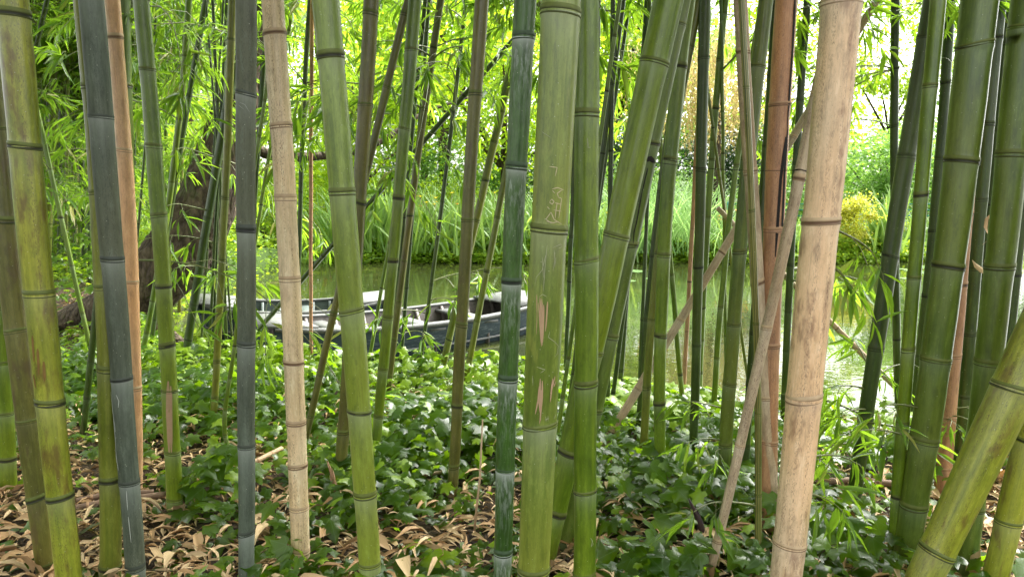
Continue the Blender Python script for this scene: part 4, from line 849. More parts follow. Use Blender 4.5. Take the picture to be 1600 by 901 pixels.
tree('shrub', 'rounded green shrub right of the big spotted tan culm', 'shrub', 1375, 21, 262, (1.7, 1.3, 1.25), 8000, .12, 'fresh', GS, .06, 34, .26, .3)
tree('shrub', 'green shrub on the far bank behind the nearly black culm', 'shrub', 1490, 22, 285, (1.7, 1.3, 1.2), 6000, .11, 'mid', GS, .06, 30, .28, .3)
tree('shrub', 'golden yellow shrub at the water edge right of the spotted tan culm', 'shrub', 1330, 18.0, 352, (.55, .45, .80), 5200, .07, 'gold', GS, .025, 26, .30, .2, 3)
tree('shrub', 'small golden shrub at the water edge near the right green culms', 'shrub', 1425, 19.6, 378, (.55, .5, .45), 2500, .06, 'gold', GS, .02, 20, .30, .2, 3)
tree('shrub', 'lime green shrub behind the irises at the centre', 'shrub', 700, 21.5, 320, (2.4, 1.2, .9), 7000, .11, 'lime', GS, .05, 34, .28, .3)
tree('shrub', 'fresh green shrub behind the fine grass at the far bank', 'shrub', 1010, 22.5, 300, (1.8, 1.2, 1.0), 6000, .10, 'fresh', GS, .05, 30, .28, .3)
tree('shrub', 'soft green feathery shrub behind the red split culm', 'shrub', 1215, 21.5, 315, (1.4, 1.0, 1.0), 5000, .09, 'fresh', GS, .05, 30, .28, .3)
for px, Y, py, rad, mt, lab in [(480, 26, 300, (2.4, 1.2, 1.3), 'lime', 'lime shrub far behind the red-brown stem'), (600, 27, 285, (2.4, 1.2, 1.4), 'mid', 'green shrub far behind the brown-olive culm'), (730, 26.5, 280, (2.4, 1.2, 1.4), 'fresh', 'pale green shrub far behind the dark olive culm'), (850, 27, 275, (2.2, 1.2, 1.4), 'mid', 'green shrub far behind the scratched culm'), (1260, 27, 270, (2.0, 1.2, 1.5), 'mid', 'green shrub far behind the big spotted tan culm'), (340, 20, 330, (1.8, 1.2, 1.2), 'lime', 'lime shrub behind the leaning trunk')]:
    tree('shrub', lab, 'shrub', px, Y, py, rad, 5500, .13, mt, GS, .05, 30, .28, .3, 3)
for i, (px, Y, py, rad, mt, lab) in enumerate([
    (690, 27, 60, (3.2, 2.5, 2.6), 'maple', 'yellow-green maple high up behind the boats at the centre'),
    (960, 29, 60, (3.2, 2.5, 3.0), 'maple', 'yellow-green maple high up behind the thick leaning culm'),
    (560, 40, 60, (4.5, 3, 4.5), 'lime', 'lime tree high up behind the broad mid-green culm'),
    (420, 34, 120, (5.2, 3, 5.5), 'lime', 'tall lime green tree far behind the tan culm left of centre'),
    (660, 36, 130, (4.6, 3, 4.6), 'fresh', 'tall pale green tree far behind the bright green culm'),
    (880, 38, 90, (4.5, 3, 5.0), 'lime', 'tall lime tree far behind the scratched culm'),
    (1010, 34, 150, (3.8, 3, 4.2), 'fresh', 'tall pale tree far behind the thick leaning culm'),
    (1230, 36, 140, (4.2, 3, 4.8), 'lime', 'tall lime tree far behind the bundle of dry culms'),
    (1440, 42, 250, (5.0, 3, 2.6), 'fresh', 'low pale tree far behind the bright gap on the right'),
    (1590, 34, 120, (4.2, 3, 5.2), 'mid', 'tall green tree far off at the right edge'),
    (200, 33, 110, (5.2, 3, 5.5), 'mid', 'tall green tree far behind the left grey culm'),
    (20, 30, 120, (5.0, 3, 5.2), 'mid', 'tall darker tree far off at the left edge')]):
    tree('broadleaf_tree', lab, 'tree', px, Y, py, rad, 9500, .24, mt, 'tall trees far behind the pond', .2, 46, .24)
tree('broadleaf_tree', 'sparse lime tree high in the bright gap right of the spotted tan culm', 'tree', 1400, 31, 70, (2.7, 2, 2.2), 3800, .20, 'lime', 'tall trees far behind the pond', .12, 30, .26)
# weeping peach-coloured tree: leaves strung on hanging strands
c = px3(1120, 165, 23.5); base = np.array([c[0], c[1], float(ground_z(c[0], c[1]))])
wt = thing('weeping_tree', 'weeping peach and yellow tree above the dark evergreen shrub', 'tree', base)
r_ = np.random.default_rng(5); ns_ = 420
top = c - base + np.stack([r_.normal(size=ns_) * 1.15, r_.normal(size=ns_) * .9, r_.uniform(-.4, 2.2, ns_)], 1)
kk = 26; P = np.repeat(top, kk, 0); u = np.tile(np.linspace(0, 1, kk), ns_); ln = np.repeat(r_.uniform(.6, 1.6, ns_), kk)
P = P + np.stack([r_.normal(size=len(u)) * .05, r_.normal(size=len(u)) * .05, -u * ln], 1)
V, F, rn, lc = leafset(P, unit(r_.normal(size=P.shape) * .5 - [0, 0, 1]), r_.normal(size=P.shape) + [0, -.3, .6], .13, .04, DIA_T, DIA_F)
obj('crown', mesh_np('crown', V, F, {'rnd': rn, 'lc': lc}), wt, mat=LM['peach'])
V, F = tube([(0, 0, -.1), (.1, 0, 2), tuple(c - base + [0, 0, 1.5])], [.16, .12, .04], 10); obj('trunk', mesh_np('trunk', V, F), wt, mat=M_BARK)

BLADE_T = np.array([(-.5, 0, 0), (.5, 0, 0), (-.5, .35, -.015), (.5, .35, -.015), (-.42, .7, -.09), (.42, .7, -.09), (-.2, .9, -.18), (.2, .9, -.18), (0, 1, -.25)])
BLADE_F = np.array([(0, 1, 3), (0, 3, 2), (2, 3, 5), (2, 5, 4), (4, 5, 7), (4, 7, 6), (6, 7, 8)])
def flower_mesh(seed, size):
    r = np.random.default_rng(seed); th = np.arange(6) * math.pi / 3 + r.random()
    D = np.stack([np.cos(th), np.sin(th), 0 * th + .45], 1)
    V, F, rn, lc = leafset(np.zeros((6, 3)), D, np.array([[0, 0, 1.]] * 6), size, size * .5, DIA_T, DIA_F)
    return V, F, rn, lc
def clump(name, label, cat, px, Y, w, n, hgt, bw, mat, group, spread=.28, flowers=0, fcol=None, fsize=.07, py=None, fh=(.75, 1.05)):
    SERIAL[0] += 1; r = np.random.default_rng(SERIAL[0] * 31)
    Y -= .85; c = px3(px, 400, Y)
    while float(pond_sd(c[0], Y)) < -.10: Y += .05; c = px3(px, 400, Y)
    gz = max(WATER_Z - .1, float(ground_z(c[0], c[1]))); hgt *= 1.25; base = np.array([c[0], c[1], gz]); root = thing(name, label, cat, base, group)
    P = np.stack([r.normal(size=n) * w * .5, r.normal(size=n) * .28, np.full(n, -.04)], 1)
    D = unit(np.stack([r.normal(size=n) * spread + P[:, 0] * .25, r.normal(size=n) * spread, np.ones(n)], 1))
    N = unit(np.stack([D[:, 0] * -1 + r.normal(size=n) * .4, -.8 + r.normal(size=n) * .6, .5 * np.ones(n)], 1))
    L = hgt * r.uniform(.5, 1.25, n)
    V, F, rn, lc = leafset(P, D, N, L, bw * r.uniform(.8, 1.5, n), BLADE_T * [1, 1, 1 + 2 * spread], BLADE_F)
    tag(obj('blades', mesh_np('blades', V, F, {'rnd': rn, 'lc': lc}), root, mat=LM[mat]), kind='stuff')
    for k in range(flowers):
        x, y, z = r.normal() * w * .55, r.normal() * .2 - .15, hgt * r.uniform(*fh)
        V, F = tube([(x * .8, y, 0), (x * .95, y, z * .6), (x, y, z)], .006, 4)
        stk = obj('flower_stalk', mesh_np('flower_stalk', V, F), root, mat=M_TWIG)
        V, F, rn, lc = flower_mesh(k, fsize)
        obj('flower', mesh_np('flower', V + [x, y, z], F, {'rnd': rn, 'lc': lc}), stk, mat=fcol)
    return root
M_ORANGE = leaf_mat('orange_petal', (.75, .26, .03), (.80, .40, .05), (.9, .4, .05), .35, .5, .2)
M_YELLOW = leaf_mat('yellow_petal', (.80, .58, .03), (.85, .66, .08), (.9, .7, .05), .35, .5, .2)
M_RED = leaf_mat('red_petal', (.55, .04, .03), (.65, .12, .10), (.7, .1, .08), .3, .5, .2)
GI = 'iris clumps on the far bank'
clump('iris_clump', 'tall iris clump at the water edge right of the golden shrub', 'iris', 1378, 18.9, .42, 130, 1.05, .05, 'iris', GI, .13)
clump('iris_clump', 'iris clump between the brown-olive and the bright green culm', 'iris', 598, 18.9, .7, 170, 1.25, .04, 'iris', GI, .22, 3, M_YELLOW)
clump('iris_clump', 'iris clump with yellow and orange flowers, right of the slim olive-brown culm', 'iris', 668, 18.8, .75, 180, 1.1, .04, 'iris', GI, .28, 9, M_YELLOW, .09)
clump('iris_clump', 'iris clump with drooping blades between the dark stem and the dark olive culm', 'iris', 702, 18.9, .7, 180, 1.05, .04, 'iris', GI, .34, 5, M_ORANGE, .08)
clump('iris_clump', 'drooping iris clump right of the dark olive culm', 'iris', 768, 18.8, .8, 200, 1.1, .045, 'iris', GI, .34, 3, M_YELLOW)
clump('iris_clump', 'iris clump behind the deep green mottled culm', 'iris', 835, 18.8, .7, 150, 1.15, .045, 'iris', GI, .3, 2, M_YELLOW)
clump('iris_clump', 'iris clump behind the upright bright green culm', 'iris', 900, 19.0, .7, 150, 1.15, .045, 'iris', GI, .28, 3, M_ORANGE)
clump('grass_clump', 'fine arching grass right of the thick leaning culm', 'grass', 1000, 18.9, .9, 420, 1.45, .018, 'grass', 'grass clumps on the far bank', .34, 4, M_ORANGE)
clump('grass_clump', 'fine arching grass mound behind the dark speckled culm', 'grass', 1075, 19.0, 1.0, 460, 1.35, .018, 'grass', 'grass clumps on the far bank', .36)
clump('iris_clump', 'iris clump left of the fine arching grass', 'iris', 950, 18.7, .6, 150, 1.1, .04, 'iris', GI, .25, 3, M_YELLOW)
clump('daylily', 'orange daylilies at the water edge under the cut cane', 'daylily', 1135, 18.8, .7, 120, .75, .03, 'iris', 'daylilies on the far bank', .35, 12, M_ORANGE, .09)
clump('daylily', 'orange daylilies at the water edge behind the bundle of dry culms', 'daylily', 1190, 18.7, .7, 120, .75, .03, 'iris', 'daylilies on the far bank', .35, 8, M_ORANGE, .09)
clump('daylily', 'low leafy clump at the water edge right of the split culm', 'daylily', 1245, 18.7, .6, 120, .6, .035, 'iris', 'daylilies on the far bank', .35)
clump('iris_clump', 'iris clump at the far bank behind the dark leaning culm', 'iris', 1432, 19.8, .5, 110, .7, .04, 'iris', GI, .28)
clump('iris_clump', 'iris clump at the far bank behind the nearly black culm', 'iris', 1475, 19.6, .6, 120, .8, .04, 'iris', GI, .3, 3, M_YELLOW)
clump('flowering_plant', 'low plant with red flowers above the stone edging', 'flower', 505, 18.7, .9, 120, .45, .03, 'iris', None, .5, 14, M_RED, .07, fh=(.6, 1.2))
clump('iris_clump', 'iris clump behind the broad mid-green culm', 'iris', 545, 19.0, .6, 140, 1.1, .04, 'iris', GI, .25)
# low leaves all over the far bank
n = 46000; X = rng.uniform(-13, 15, n); Y_ = np.where(X < -4.6, 10 + 15 * rng.random(n), 17.8 + 8 * rng.random(n) ** 1.6)
X2 = rng.uniform(-5.5, 12, 12000); fs = np.array([(-5.4, 18.0)] + FAR_SHORE); X, Y_ = np.concatenate([X, X2]), np.concatenate([Y_, np.interp(X2, fs[:, 0], fs[:, 1]) + rng.uniform(-.38, .1, 12000) * (.4 + .6 * np.sin(X2 * 3.1) ** 2)])
ok = pond_sd(X, Y_) > -.40; X, Y_ = X[ok], Y_[ok]; n = len(X)
P = np.stack([X, Y_, np.maximum(ground_z(X, Y_), WATER_Z - .05) + rng.uniform(.0, .30, n)], 1); th = rng.uniform(0, 6.28, n)
V, F, rn, lc = leafset(P, np.stack([np.cos(th), np.sin(th) - .3, rng.normal(size=n) * .4], 1), rng.normal(size=(n, 3)) * .5 + [0, -.3, 1], rng.uniform(.06, .16, n), rng.uniform(.05, .10, n), DIA_T, DIA_F)
tag(obj('bank_ground_cover', mesh_np('bank_ground_cover', V, F, {'rnd': rn, 'lc': lc}), mat=LM['lime']), 'low green ground cover all over the far bank', 'ground cover', kind='stuff')
# stone edging at the water, far left
M_STONE = flat_mat('grey_stone', (.16, .16, .145), .85)
se = thing('stone_edging', 'row of grey edging stones at the far waterline behind the boats', 'edging', (px3(462, 402, 18.05)[0], 18.05, WATER_Z))
for k in range(3):
    V, F = box_arr(k * .42, k * .42 + .40, -.10 + rng.normal() * .015, .16, -.15, .09 + rng.normal() * .015); V += rng.normal(size=V.shape) * .012
    obj('stone', mesh_np('stone', V, F, smooth=False), se, mat=M_STONE)
# green painted railing on the far bank
M_GREENPAINT = flat_mat('green_paint', (.03, .22, .15), .4)
p0, p1 = px3(1140, 318, 20.3), px3(1470, 322, 20.6); gz0 = float(ground_z(p0[0], 20.4))
rl = thing('garden_railing', 'teal green railing seen in gaps on the far bank', 'railing', (p0[0], 20.4, gz0))
Lr = p1[0] - p0[0]; zt = p0[2] - gz0
for dz in (0, -.16, -.32):
    V, F = box_arr(0, Lr, -.02, .02, zt + dz - .03, zt + dz); obj('rail', mesh_np('rail', V, F, smooth=False), rl, mat=M_GREENPAINT)
for k in range(6):
    V, F = box_arr(k * Lr / 5 - .03, k * Lr / 5 + .03, .022, .08, -.1, zt + .05); obj('post', mesh_np('post', V, F, smooth=False), rl, mat=M_GREENPAINT)
# water lilies
M_PAD = flat_mat('lily_pad', (.10, .20, .06), .25, c2=(.16, .26, .10))
th = np.linspace(.18, 6.1, 15); PADV = [(0, 0, .004)] + [(math.cos(a), math.sin(a), .006 + .01 * math.sin(3 * a)) for a in th]; PADF = [(0, 1 + i, 2 + i) for i in range(14)]
pad_me = mesh_np('lily_pad', PADV, PADF); pad_me.materials.append(M_PAD)
for k in range(26):
    px, py = (rng.uniform(935, 1050), rng.uniform(412, 442)) if k < 15 else ((rng.uniform(1190, 1240), rng.uniform(415, 432)) if k < 19 else (rng.uniform(1405, 1450), rng.uniform(415, 450)))
    d = ray(px, py); t = (WATER_Z - CAM_Z) / d[2]; p = CP + d * t
    o = obj('lily_pad', pad_me, None, (p[0], p[1], WATER_Z + .004)); s_ = rng.uniform(.10, .22); o.scale = (s_, s_, s_); o.rotation_euler = (0, 0, rng.uniform(0, 6.28))
    where = 'right of the thick leaning culm' if k < 15 else ('beside the split reddish culm' if k < 19 else 'behind the dark culms on the right')
    tag(o, 'round water lily pad floating on the pond ' + where, 'lily pad', 'lily pads ' + where)

# ================================================================ ivy and leaf litter on the grove floor
def vnoise(x, y, s, seed):
    r = np.random.default_rng(seed); g = r.random((64, 64)); u, v = x * s + 200, y * s + 200
    i, j = np.floor(u).astype(int), np.floor(v).astype(int); a, b = u - i, v - j; a, b = a * a * (3 - 2 * a), b * b * (3 - 2 * b)
    q = lambda m, n_: g[m % 64, n_ % 64]
    return (q(i, j) * (1 - a) + q(i + 1, j) * a) * (1 - b) + (q(i, j + 1) * (1 - a) + q(i + 1, j + 1) * a) * b
PATCH = [(560, 870, 90, 60, .7), (880, 880, 120, 50, .8), (1130, 880, 130, 60, .7), (430, 790, 80, 60, .7), (1450, 880, 90, 60, .6), (130, 850, 280, 120, 1.1), (500, 720, 120, 60, .6), (720, 850, 110, 60, .75), (300, 730, 130, 45, .55), (1000, 850, 120, 50, .6), (1560, 760, 130, 130, .9), (1350, 800, 120, 50, .5), (110, 545, 70, 22, .9), (560, 620, 60, 20, .3), (1290, 690, 90, 30, .35), (620, 760, 80, 40, .4)]
def litter_amount(x, y):
    px, py, _ = proj(np.stack([x, y, 0 * x], -1))
    m = np.zeros(len(x))
    for cx, cy_, rx, ry, a in PATCH: m = np.maximum(m, a * np.exp(-(((px - cx) / rx) ** 2 + ((py - cy_) / ry) ** 2)))
    return np.clip(m + (vnoise(x, y, 2.3, 4) - .5) * .9, 0, 1)
def scatter(n, x0, x1, y0, y1):
    X, Yc = rng.uniform(x0, x1, n), y0 + (y1 - y0) * rng.random(n)
    return X, Yc
# ivy positions
XA, YA = scatter(70000, -5.8, 5.6, 1.75, 6.5); sd1 = pond_sd(XA, YA); la = litter_amount(XA, YA)
keep = (sd1 > -.22) & (rng.random(len(XA)) > np.clip(la * 1.3 - .08 + .18 * np.clip((3.3 - YA) / .8, 0, 1) + .06 * np.clip((2.75 - YA) / .4, 0, 1), 0, .93)) & (np.abs(XA) < YA * .80 + .5)
XA, YA, sda, la = XA[keep], YA[keep], sd1[keep], la[keep]
XB, YB = scatter(15000, -14, -2.6, 6.2, 15); sdb = pond_sd(XB, YB); lb = litter_amount(XB, YB)
kb = (sdb > -.25) & (rng.random(len(XB)) > lb) & (XB > -YB * .82 - .4)
XI, YI, SI, LA = np.concatenate([XA, XB[kb]]), np.concatenate([YA, YB[kb]]), np.concatenate([sda, sdb[kb]]), np.concatenate([la, lb[kb]])
mound = vnoise(XI, YI, 1.6, 9)
HI = (.03 + .23 * rng.random(len(XI)) ** 1.2 * np.clip(.35 + mound, 0, 1.2)) * np.clip(1.1 - LA, .25, 1) * (1 - .45 * np.clip((2.75 - YI) / .5, 0, 1)) + .10 * np.exp(-(SI / .35) ** 2)
hill = 1.0 * np.exp(-(((XI + 6.1) / 1.6) ** 2 + ((YI - 9.6) / 1.1) ** 2)) * rng.random(len(XI))      # ivy heaped behind the leaning tree's foot
PI_ = np.stack([XI, YI, ground_z(XI, YI) + HI + hill], 1); n = len(XI)
az = rng.normal(-math.pi / 2, 1.3, n)
DI = unit(np.stack([np.cos(az), np.sin(az), rng.normal(-.25, .35, n)], 1))
NI = unit(np.stack([rng.normal(size=n) * .42, rng.normal(size=n) * .42 - .22, np.ones(n)], 1))
big = vnoise(XI, YI, 3.0, 12)
LI = np.clip(rng.normal(.058, .014, n) * (.75 + .6 * big), .030, .098) * np.where(YI > 6.6, 1.35, 1) * (1 + .12 * (YI < 3.0))
WI = LI * rng.uniform(.78, 1.0, n)
px, py, dz = proj(PI_); showing = LI / dz * ((px > 5) & (px < 1595) & (py > 5) & (py < 897)) * (HI > .05)
order = np.argsort(-showing); near_i, rest_i = order[:300], order[300:]
ivy = thing('ivy_patch', 'glossy dark green ivy carpeting the ground under the bamboo up to the water', 'ivy', (0, 3, 0))
ib = np.array([0, 3., 0])
V, F, rn, lc = leafset(PI_[rest_i] - ib, DI[rest_i], NI[rest_i], LI[rest_i], WI[rest_i], IVY_T, IVY_F)
edge_backlit = (SI[rest_i] < .6) & (YI[rest_i] < 7) & (rng.random(len(rest_i)) < .75); rn = np.where(np.repeat(edge_backlit, len(IVY_T)), .93, rn)   # lighter leaves at the open water edge, their backlit brightness put into the colour
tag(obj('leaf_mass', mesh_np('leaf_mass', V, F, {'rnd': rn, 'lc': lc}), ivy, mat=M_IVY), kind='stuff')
near_me = []
for k in range(7):
    V, F = ivy_near(500 + k); me = mesh_np('leaf', V, F, {'lc': V, 'rnd': np.zeros(len(V))}); me.materials.append(M_IVY); near_me.append(me)
for c, i in enumerate(near_i):
    d, nn = DI[i], NI[i]; s_ = unit(np.cross(d, nn)); nn = np.cross(s_, d); o = obj('leaf', near_me[c % 7], ivy)
    p = PI_[i] - ib; L, W = LI[i] * 1.12, WI[i] * 1.12
    o.matrix_basis = Matrix(((s_[0] * W, d[0] * L, nn[0] * L, p[0]), (s_[1] * W, d[1] * L, nn[1] * L, p[1]), (s_[2] * W, d[2] * L, nn[2] * L, p[2]), (0, 0, 0, 1)))
acc = Acc()                             # leaf stalks and trailing vines
for i in near_i:
    a = PI_[i] - ib; b = a + np.array([rng.normal() * .03, .04 + rng.normal() * .02, 0]); b[2] = a[2] - .06
    V, F = tube([a, (a + b) / 2 + [0, 0, .012], b], .0013, 3, False); acc.add(V, F)
for k in range(120):
    x, y = rng.uniform(-2.6, 2.8), rng.uniform(2.1, 5); t_ = rng.uniform(0, 6.28); pts = []
    for q in range(9):
        pts.append((x, y - 3, float(ground_z(x, y)) + .03 + .02 * rng.random())); t_ += rng.normal() * .35; x += .07 * math.cos(t_); y += .07 * math.sin(t_)
    V, F = tube(pts, .0022, 4, False); acc.add(V, F)
tag(obj('vines', acc.mesh('vines'), ivy, mat=flat_mat('ivy_vine', (.09, .07, .035))), kind='stuff')

# dry bamboo leaves and sheaths
XL, YL = scatter(42000, -4.6, 4.8, 1.75, 6.0); ll = litter_amount(XL, YL)
kp = (pond_sd(XL, YL) > .05) & (rng.random(len(XL)) < ll * .9 + .10 + .2 * np.clip((3.3 - YL) / .8, 0, 1) + .25 * np.clip((2.75 - YL) / .4, 0, 1)) & (np.abs(XL) < YL * .8 + .4); XL, YL, ll = XL[kp], YL[kp], ll[kp]
XL2, YL2 = scatter(3500, -9, -3.2, 6.2, 9.5); k2 = (pond_sd(XL2, YL2) > .05) & (rng.random(len(XL2)) < .5); XL, YL, ll = np.concatenate([XL, XL2[k2]]), np.concatenate([YL, YL2[k2]]), np.concatenate([ll, np.full(k2.sum(), .4)])
n = len(XL); th = rng.uniform(0, 6.28, n)
HL = rng.random(n) ** 2 * (.05 + .06 * (ll < .5)) + .012
PL = np.stack([XL, YL, ground_z(XL, YL) + HL], 1)
DL = unit(np.stack([np.cos(th), np.sin(th), rng.normal(size=n) * .16], 1)); NL = unit(rng.normal(size=(n, 3)) * .38 + [0, -.1, 1])
LL = rng.uniform(.04, .115, n) * np.where(rng.random(n) < .08, 1.8, 1); WL = LL * rng.uniform(.10, .22, n)
CUR_T = BAM_T * [1, 1, 1.6] + np.array([0, 0, 0]); CUR_T[:, 2] += .10 * np.sin(CUR_T[:, 1] * 3.1)
px, py, dz = proj(PL); sh = LL / dz * ((px > 5) & (px < 1595) & (py > 5) & (py < 897)) * (.3 + ll)
order = np.argsort(-sh); ni, ri = order[:300], order[300:]
lit = thing('leaf_litter', 'tan dry bamboo leaves and sheaths littering the ground between the ivy', 'leaf litter', (0, 3, 0))
V, F, rn, lc = leafset(PL[ri] - ib, DL[ri], NL[ri], LL[ri], WL[ri], CUR_T, BAM_F)
tag(obj('leaf_mass', mesh_np('leaf_mass', V, F, {'rnd': rn, 'lc': lc}), lit, mat=M_LITTER), kind='stuff')
dme = []
for k in range(5):
    T_ = CUR_T.copy(); T_[:, 2] += rng.normal() * .12 * T_[:, 1] ** 2 + rng.normal() * .12 * T_[:, 0] * T_[:, 1]
    me = mesh_np('dry_leaf', T_, BAM_F, {'lc': T_, 'rnd': np.zeros(len(T_))}); me.materials.append(M_LITTER); dme.append(me)
for c, i in enumerate(ni):
    d, nn = DL[i], NL[i]; s_ = unit(np.cross(d, nn)); nn = np.cross(s_, d); o = obj('dry_leaf', dme[c % 5], lit); p = PL[i] - ib; L, W = LL[i], WL[i] * 1.2
    o.matrix_basis = Matrix(((s_[0] * W, d[0] * L, nn[0] * L, p[0]), (s_[1] * W, d[1] * L, nn[1] * L, p[1]), (s_[2] * W, d[2] * L, nn[2] * L, p[2]), (0, 0, 0, 1)))

# ================================================================ small things on the floor and among the culms
def gpx(px, py, z=0.0):
    d = ray(px, py); t = (z - CAM_Z) / d[2]; return CP + d * t
def shoot(name, label, base_px, tip_px, r0, cols, group=None):
    b = gpx(*base_px); Y = b[1]; tip = px3(*tip_px, Y); b[2] = float(ground_z(b[0], b[1])) - .02
    root = thing(name, label, 'bamboo shoot', b, group); ax = tip - b; L = np.linalg.norm(ax)
    u = np.linspace(0, 1, 12); P = u[:, None] * ax[None] + np.stack([.02 * np.sin(u * 3), 0 * u, 0 * u], 1)
    V, F = tube(P, r0 * (1 - u ** 1.6 * .93), 14); obj('core', mesh_np('core', V, F), root, mat=cols[0])
    a = unit(ax); e1 = unit(np.cross(a, [0, 1., 0])); e2 = np.cross(a, e1)
    for k in range(6):                  # overlapping pointed sheaths
        u0 = k * .13; th0 = k * 2.4; n_ = 9; w = np.linspace(-1.25, 1.25, n_); rows = []
        for q, (uu, sh_) in enumerate([(u0, 1), (u0 + .14, .8), (u0 + .27, .45), (u0 + .36, .06)]):
            rr = r0 * (1 - min(uu, 1) ** 1.6 * .93) * 1.04 + .0015 * q
            rows += [np.array([.02 * math.sin(uu * 3), 0, 0]) + ax * uu + rr * (math.cos(th0 + x * sh_) * e1 + math.sin(th0 + x * sh_) * e2) for x in w]
        i = (np.arange(3)[:, None] * n_ + np.arange(n_ - 1)[None]).ravel()
        obj('sheath', mesh_np('sheath', rows, np.stack([i, i + 1, i + n_ + 1, i + n_], 1)), root, mat=cols[1])
    return root
M_SHD = flat_mat('dark_sheath', (.06, .035, .032), .5, c2=(.025, .016, .016)); M_SHT = flat_mat('tan_sheath', (.42, .26, .14), .6, c2=(.24, .13, .07))
shoot('bamboo_shoot', 'dark purple-brown pointed shoot left of the leaning pale stick', (1100, 868), (1075, 778), .020, (M_SHD, M_SHD))
shoot('bamboo_shoot', 'small tan pointed shoot between the pale tan and the mid-green culm', (519, 795), (511, 720), .017, (M_SHT, M_SHT))
def cane(name, label, pts, r, mat, cat='cane', group=None, ends=None):
    Q = [gpx(a, b, z) for a, b, z in pts]; Q = np.array(Q); b = Q[0].copy(); root = thing(name, label, cat, b, group)
    m = 24; u = np.linspace(0, len(Q) - 1, m); P = np.stack([np.interp(u, np.arange(len(Q)), Q[:, i]) for i in range(3)], 1) - b
    V, F = tube(P, r * (1 + .05 * (np.arange(m) % 6 == 0)), 12); obj('stem', mesh_np('stem', V, F), root, mat=mat)
    for k in range(0, m, 6):
        if 0 < k < m - 1:
            t = unit(P[k + 1] - P[k - 1]); V, F = tube([P[k] - t * .006, P[k] - t * .002, P[k] + t * .002, P[k] + t * .006], [r * 1.02, r * 1.12, r * 1.12, r * 1.02], 12, False); obj('node_ring', mesh_np('node_ring', V, F), root, mat=M_SHT)
    if ends is not None:
        V, F = tube([P[0] - .03 * unit(P[1] - P[0]), P[0] + .05 * unit(P[1] - P[0])], [r * 1.04, r * 1.04], 12); obj('charred_end', mesh_np('charred_end', V, F), root, mat=ends)
M_CANE = flat_mat('dry_cane', (.50, .37, .22), .6, c2=(.34, .23, .13)); M_CANED = flat_mat('old_brown_cane', (.22, .14, .09), .7, c2=(.12, .075, .05))
GC = 'old canes lying on the ground'
cane('cut_cane', 'pale cut cane with a black end lying in the ivy left of the dark shoot', [(1012, 846, .05), (1050, 858, .06), (1092, 868, .05)], .019, M_CANE, group=GC, ends=M_CRACK)
cane('fallen_cane', 'brown fallen cane across the litter behind the peach culm, lower one', [(112, 795, .03), (160, 785, .035), (262, 772, .03)], .016, M_CANED, group=GC)
cane('fallen_cane', 'brown fallen cane across the litter at the left, upper one', [(118, 782, .05), (165, 772, .05), (240, 768, .04)], .012, M_CANED, group=GC)
cane('fallen_cane', 'brown fallen cane lying behind the big spotted tan culm', [(1270, 752, .06), (1340, 750, .06), (1400, 756, .05)], .016, M_CANED, group=GC)
cane('fallen_cane', 'pale fallen cane between the grey and the pale tan culm', [(330, 738, .06), (400, 720, .07), (440, 700, .06)], .012, M_CANE, group=GC)
cane('fallen_cane', 'thin pale branch lying in the ivy left of the dark olive culm', [(600, 760, .05), (660, 742, .06), (740, 728, .05)], .008, M_CANE, group=GC)
cane('fallen_cane', 'brown cane on the ground by the mottled deep green culm', [(690, 645, .07), (740, 652, .07), (790, 655, .06)], .011, M_CANED, group=GC)
# upright dead stem
b = gpx(740, 832); tp = px3(754, 655, b[1]); ds = thing('dead_stem', 'thin dry upright stem left of the mottled deep green culm', 'stem', b)
V, F = tube([(0, 0, -.02), tuple((tp - b) * .5 + [.008, 0, 0]), tuple(tp - b)], [.0055, .0045, .003], 7); obj('stalk', mesh_np('stalk', V, F), ds, mat=M_CANE)
V, F = tube([tuple((tp - b) * .3), tuple((tp - b) * .3 + [.05, 0, .06])], [.002, .001], 5); obj('twig', mesh_np('twig', V, F), ds, mat=M_CANE)
# large fallen sheaths
for k, (px, py, L, a, lab) in enumerate([(25, 830, .20, 2.7, 'long tan fallen leaf at the foot of the brownish culm'), (1120, 770, .13, 1.2, 'pale dry leaf standing behind the leaning pale stick'), (665, 830, .16, 2.4, 'orange-tan fallen leaf in the litter left of the mottled culm'), (645, 690, .13, 2.0, 'orange leaf lying on the ivy left of the dark olive culm')]):
    p = gpx(px, py, .05); o = obj('fallen_sheath', dme[k % 5], None, p); o.rotation_euler = (rng.normal() * .3 + (.9 if k == 1 else .1), rng.normal() * .2, a); o.scale = (L * .22, L, L); tag(o, lab, 'dry leaf', 'large fallen leaves')
# wire tied across the culms
p0 = on_culm('C5', 1016, 252)[0] + CULMS['C5']['base']; p1 = on_culm('D28', 1252, 266)[0] + CULMS['D28']['base']; p0[1] -= .004
wr = thing('wire', 'thin dark wire stretched across the culms from the gash to the leaning stick', 'wire', p0)
u = np.linspace(0, 1, 24); V, F = tube(np.outer(u, p1 - p0) + np.stack([0 * u, 0 * u, -.012 * np.sin(u * math.pi)], 1), .0011, 5); obj('strand', mesh_np('strand', V, F), wr, mat=M_CRACK)
c = CULMS['D28']; q = np.array([np.interp(p1[2], c['P'][:, 2], c['P'][:, i]) for i in range(3)]) - p0; th = np.linspace(0, 6.3, 20); rr = float(np.interp(p1[2], c['P'][:, 2], c['rad'])) * 1.06
V, F = tube(q + np.stack([rr * np.cos(th), rr * np.sin(th), .003 * np.sin(2 * th)], 1), .0016, 5); obj('loop', mesh_np('loop', V, F), wr, mat=M_CRACK)
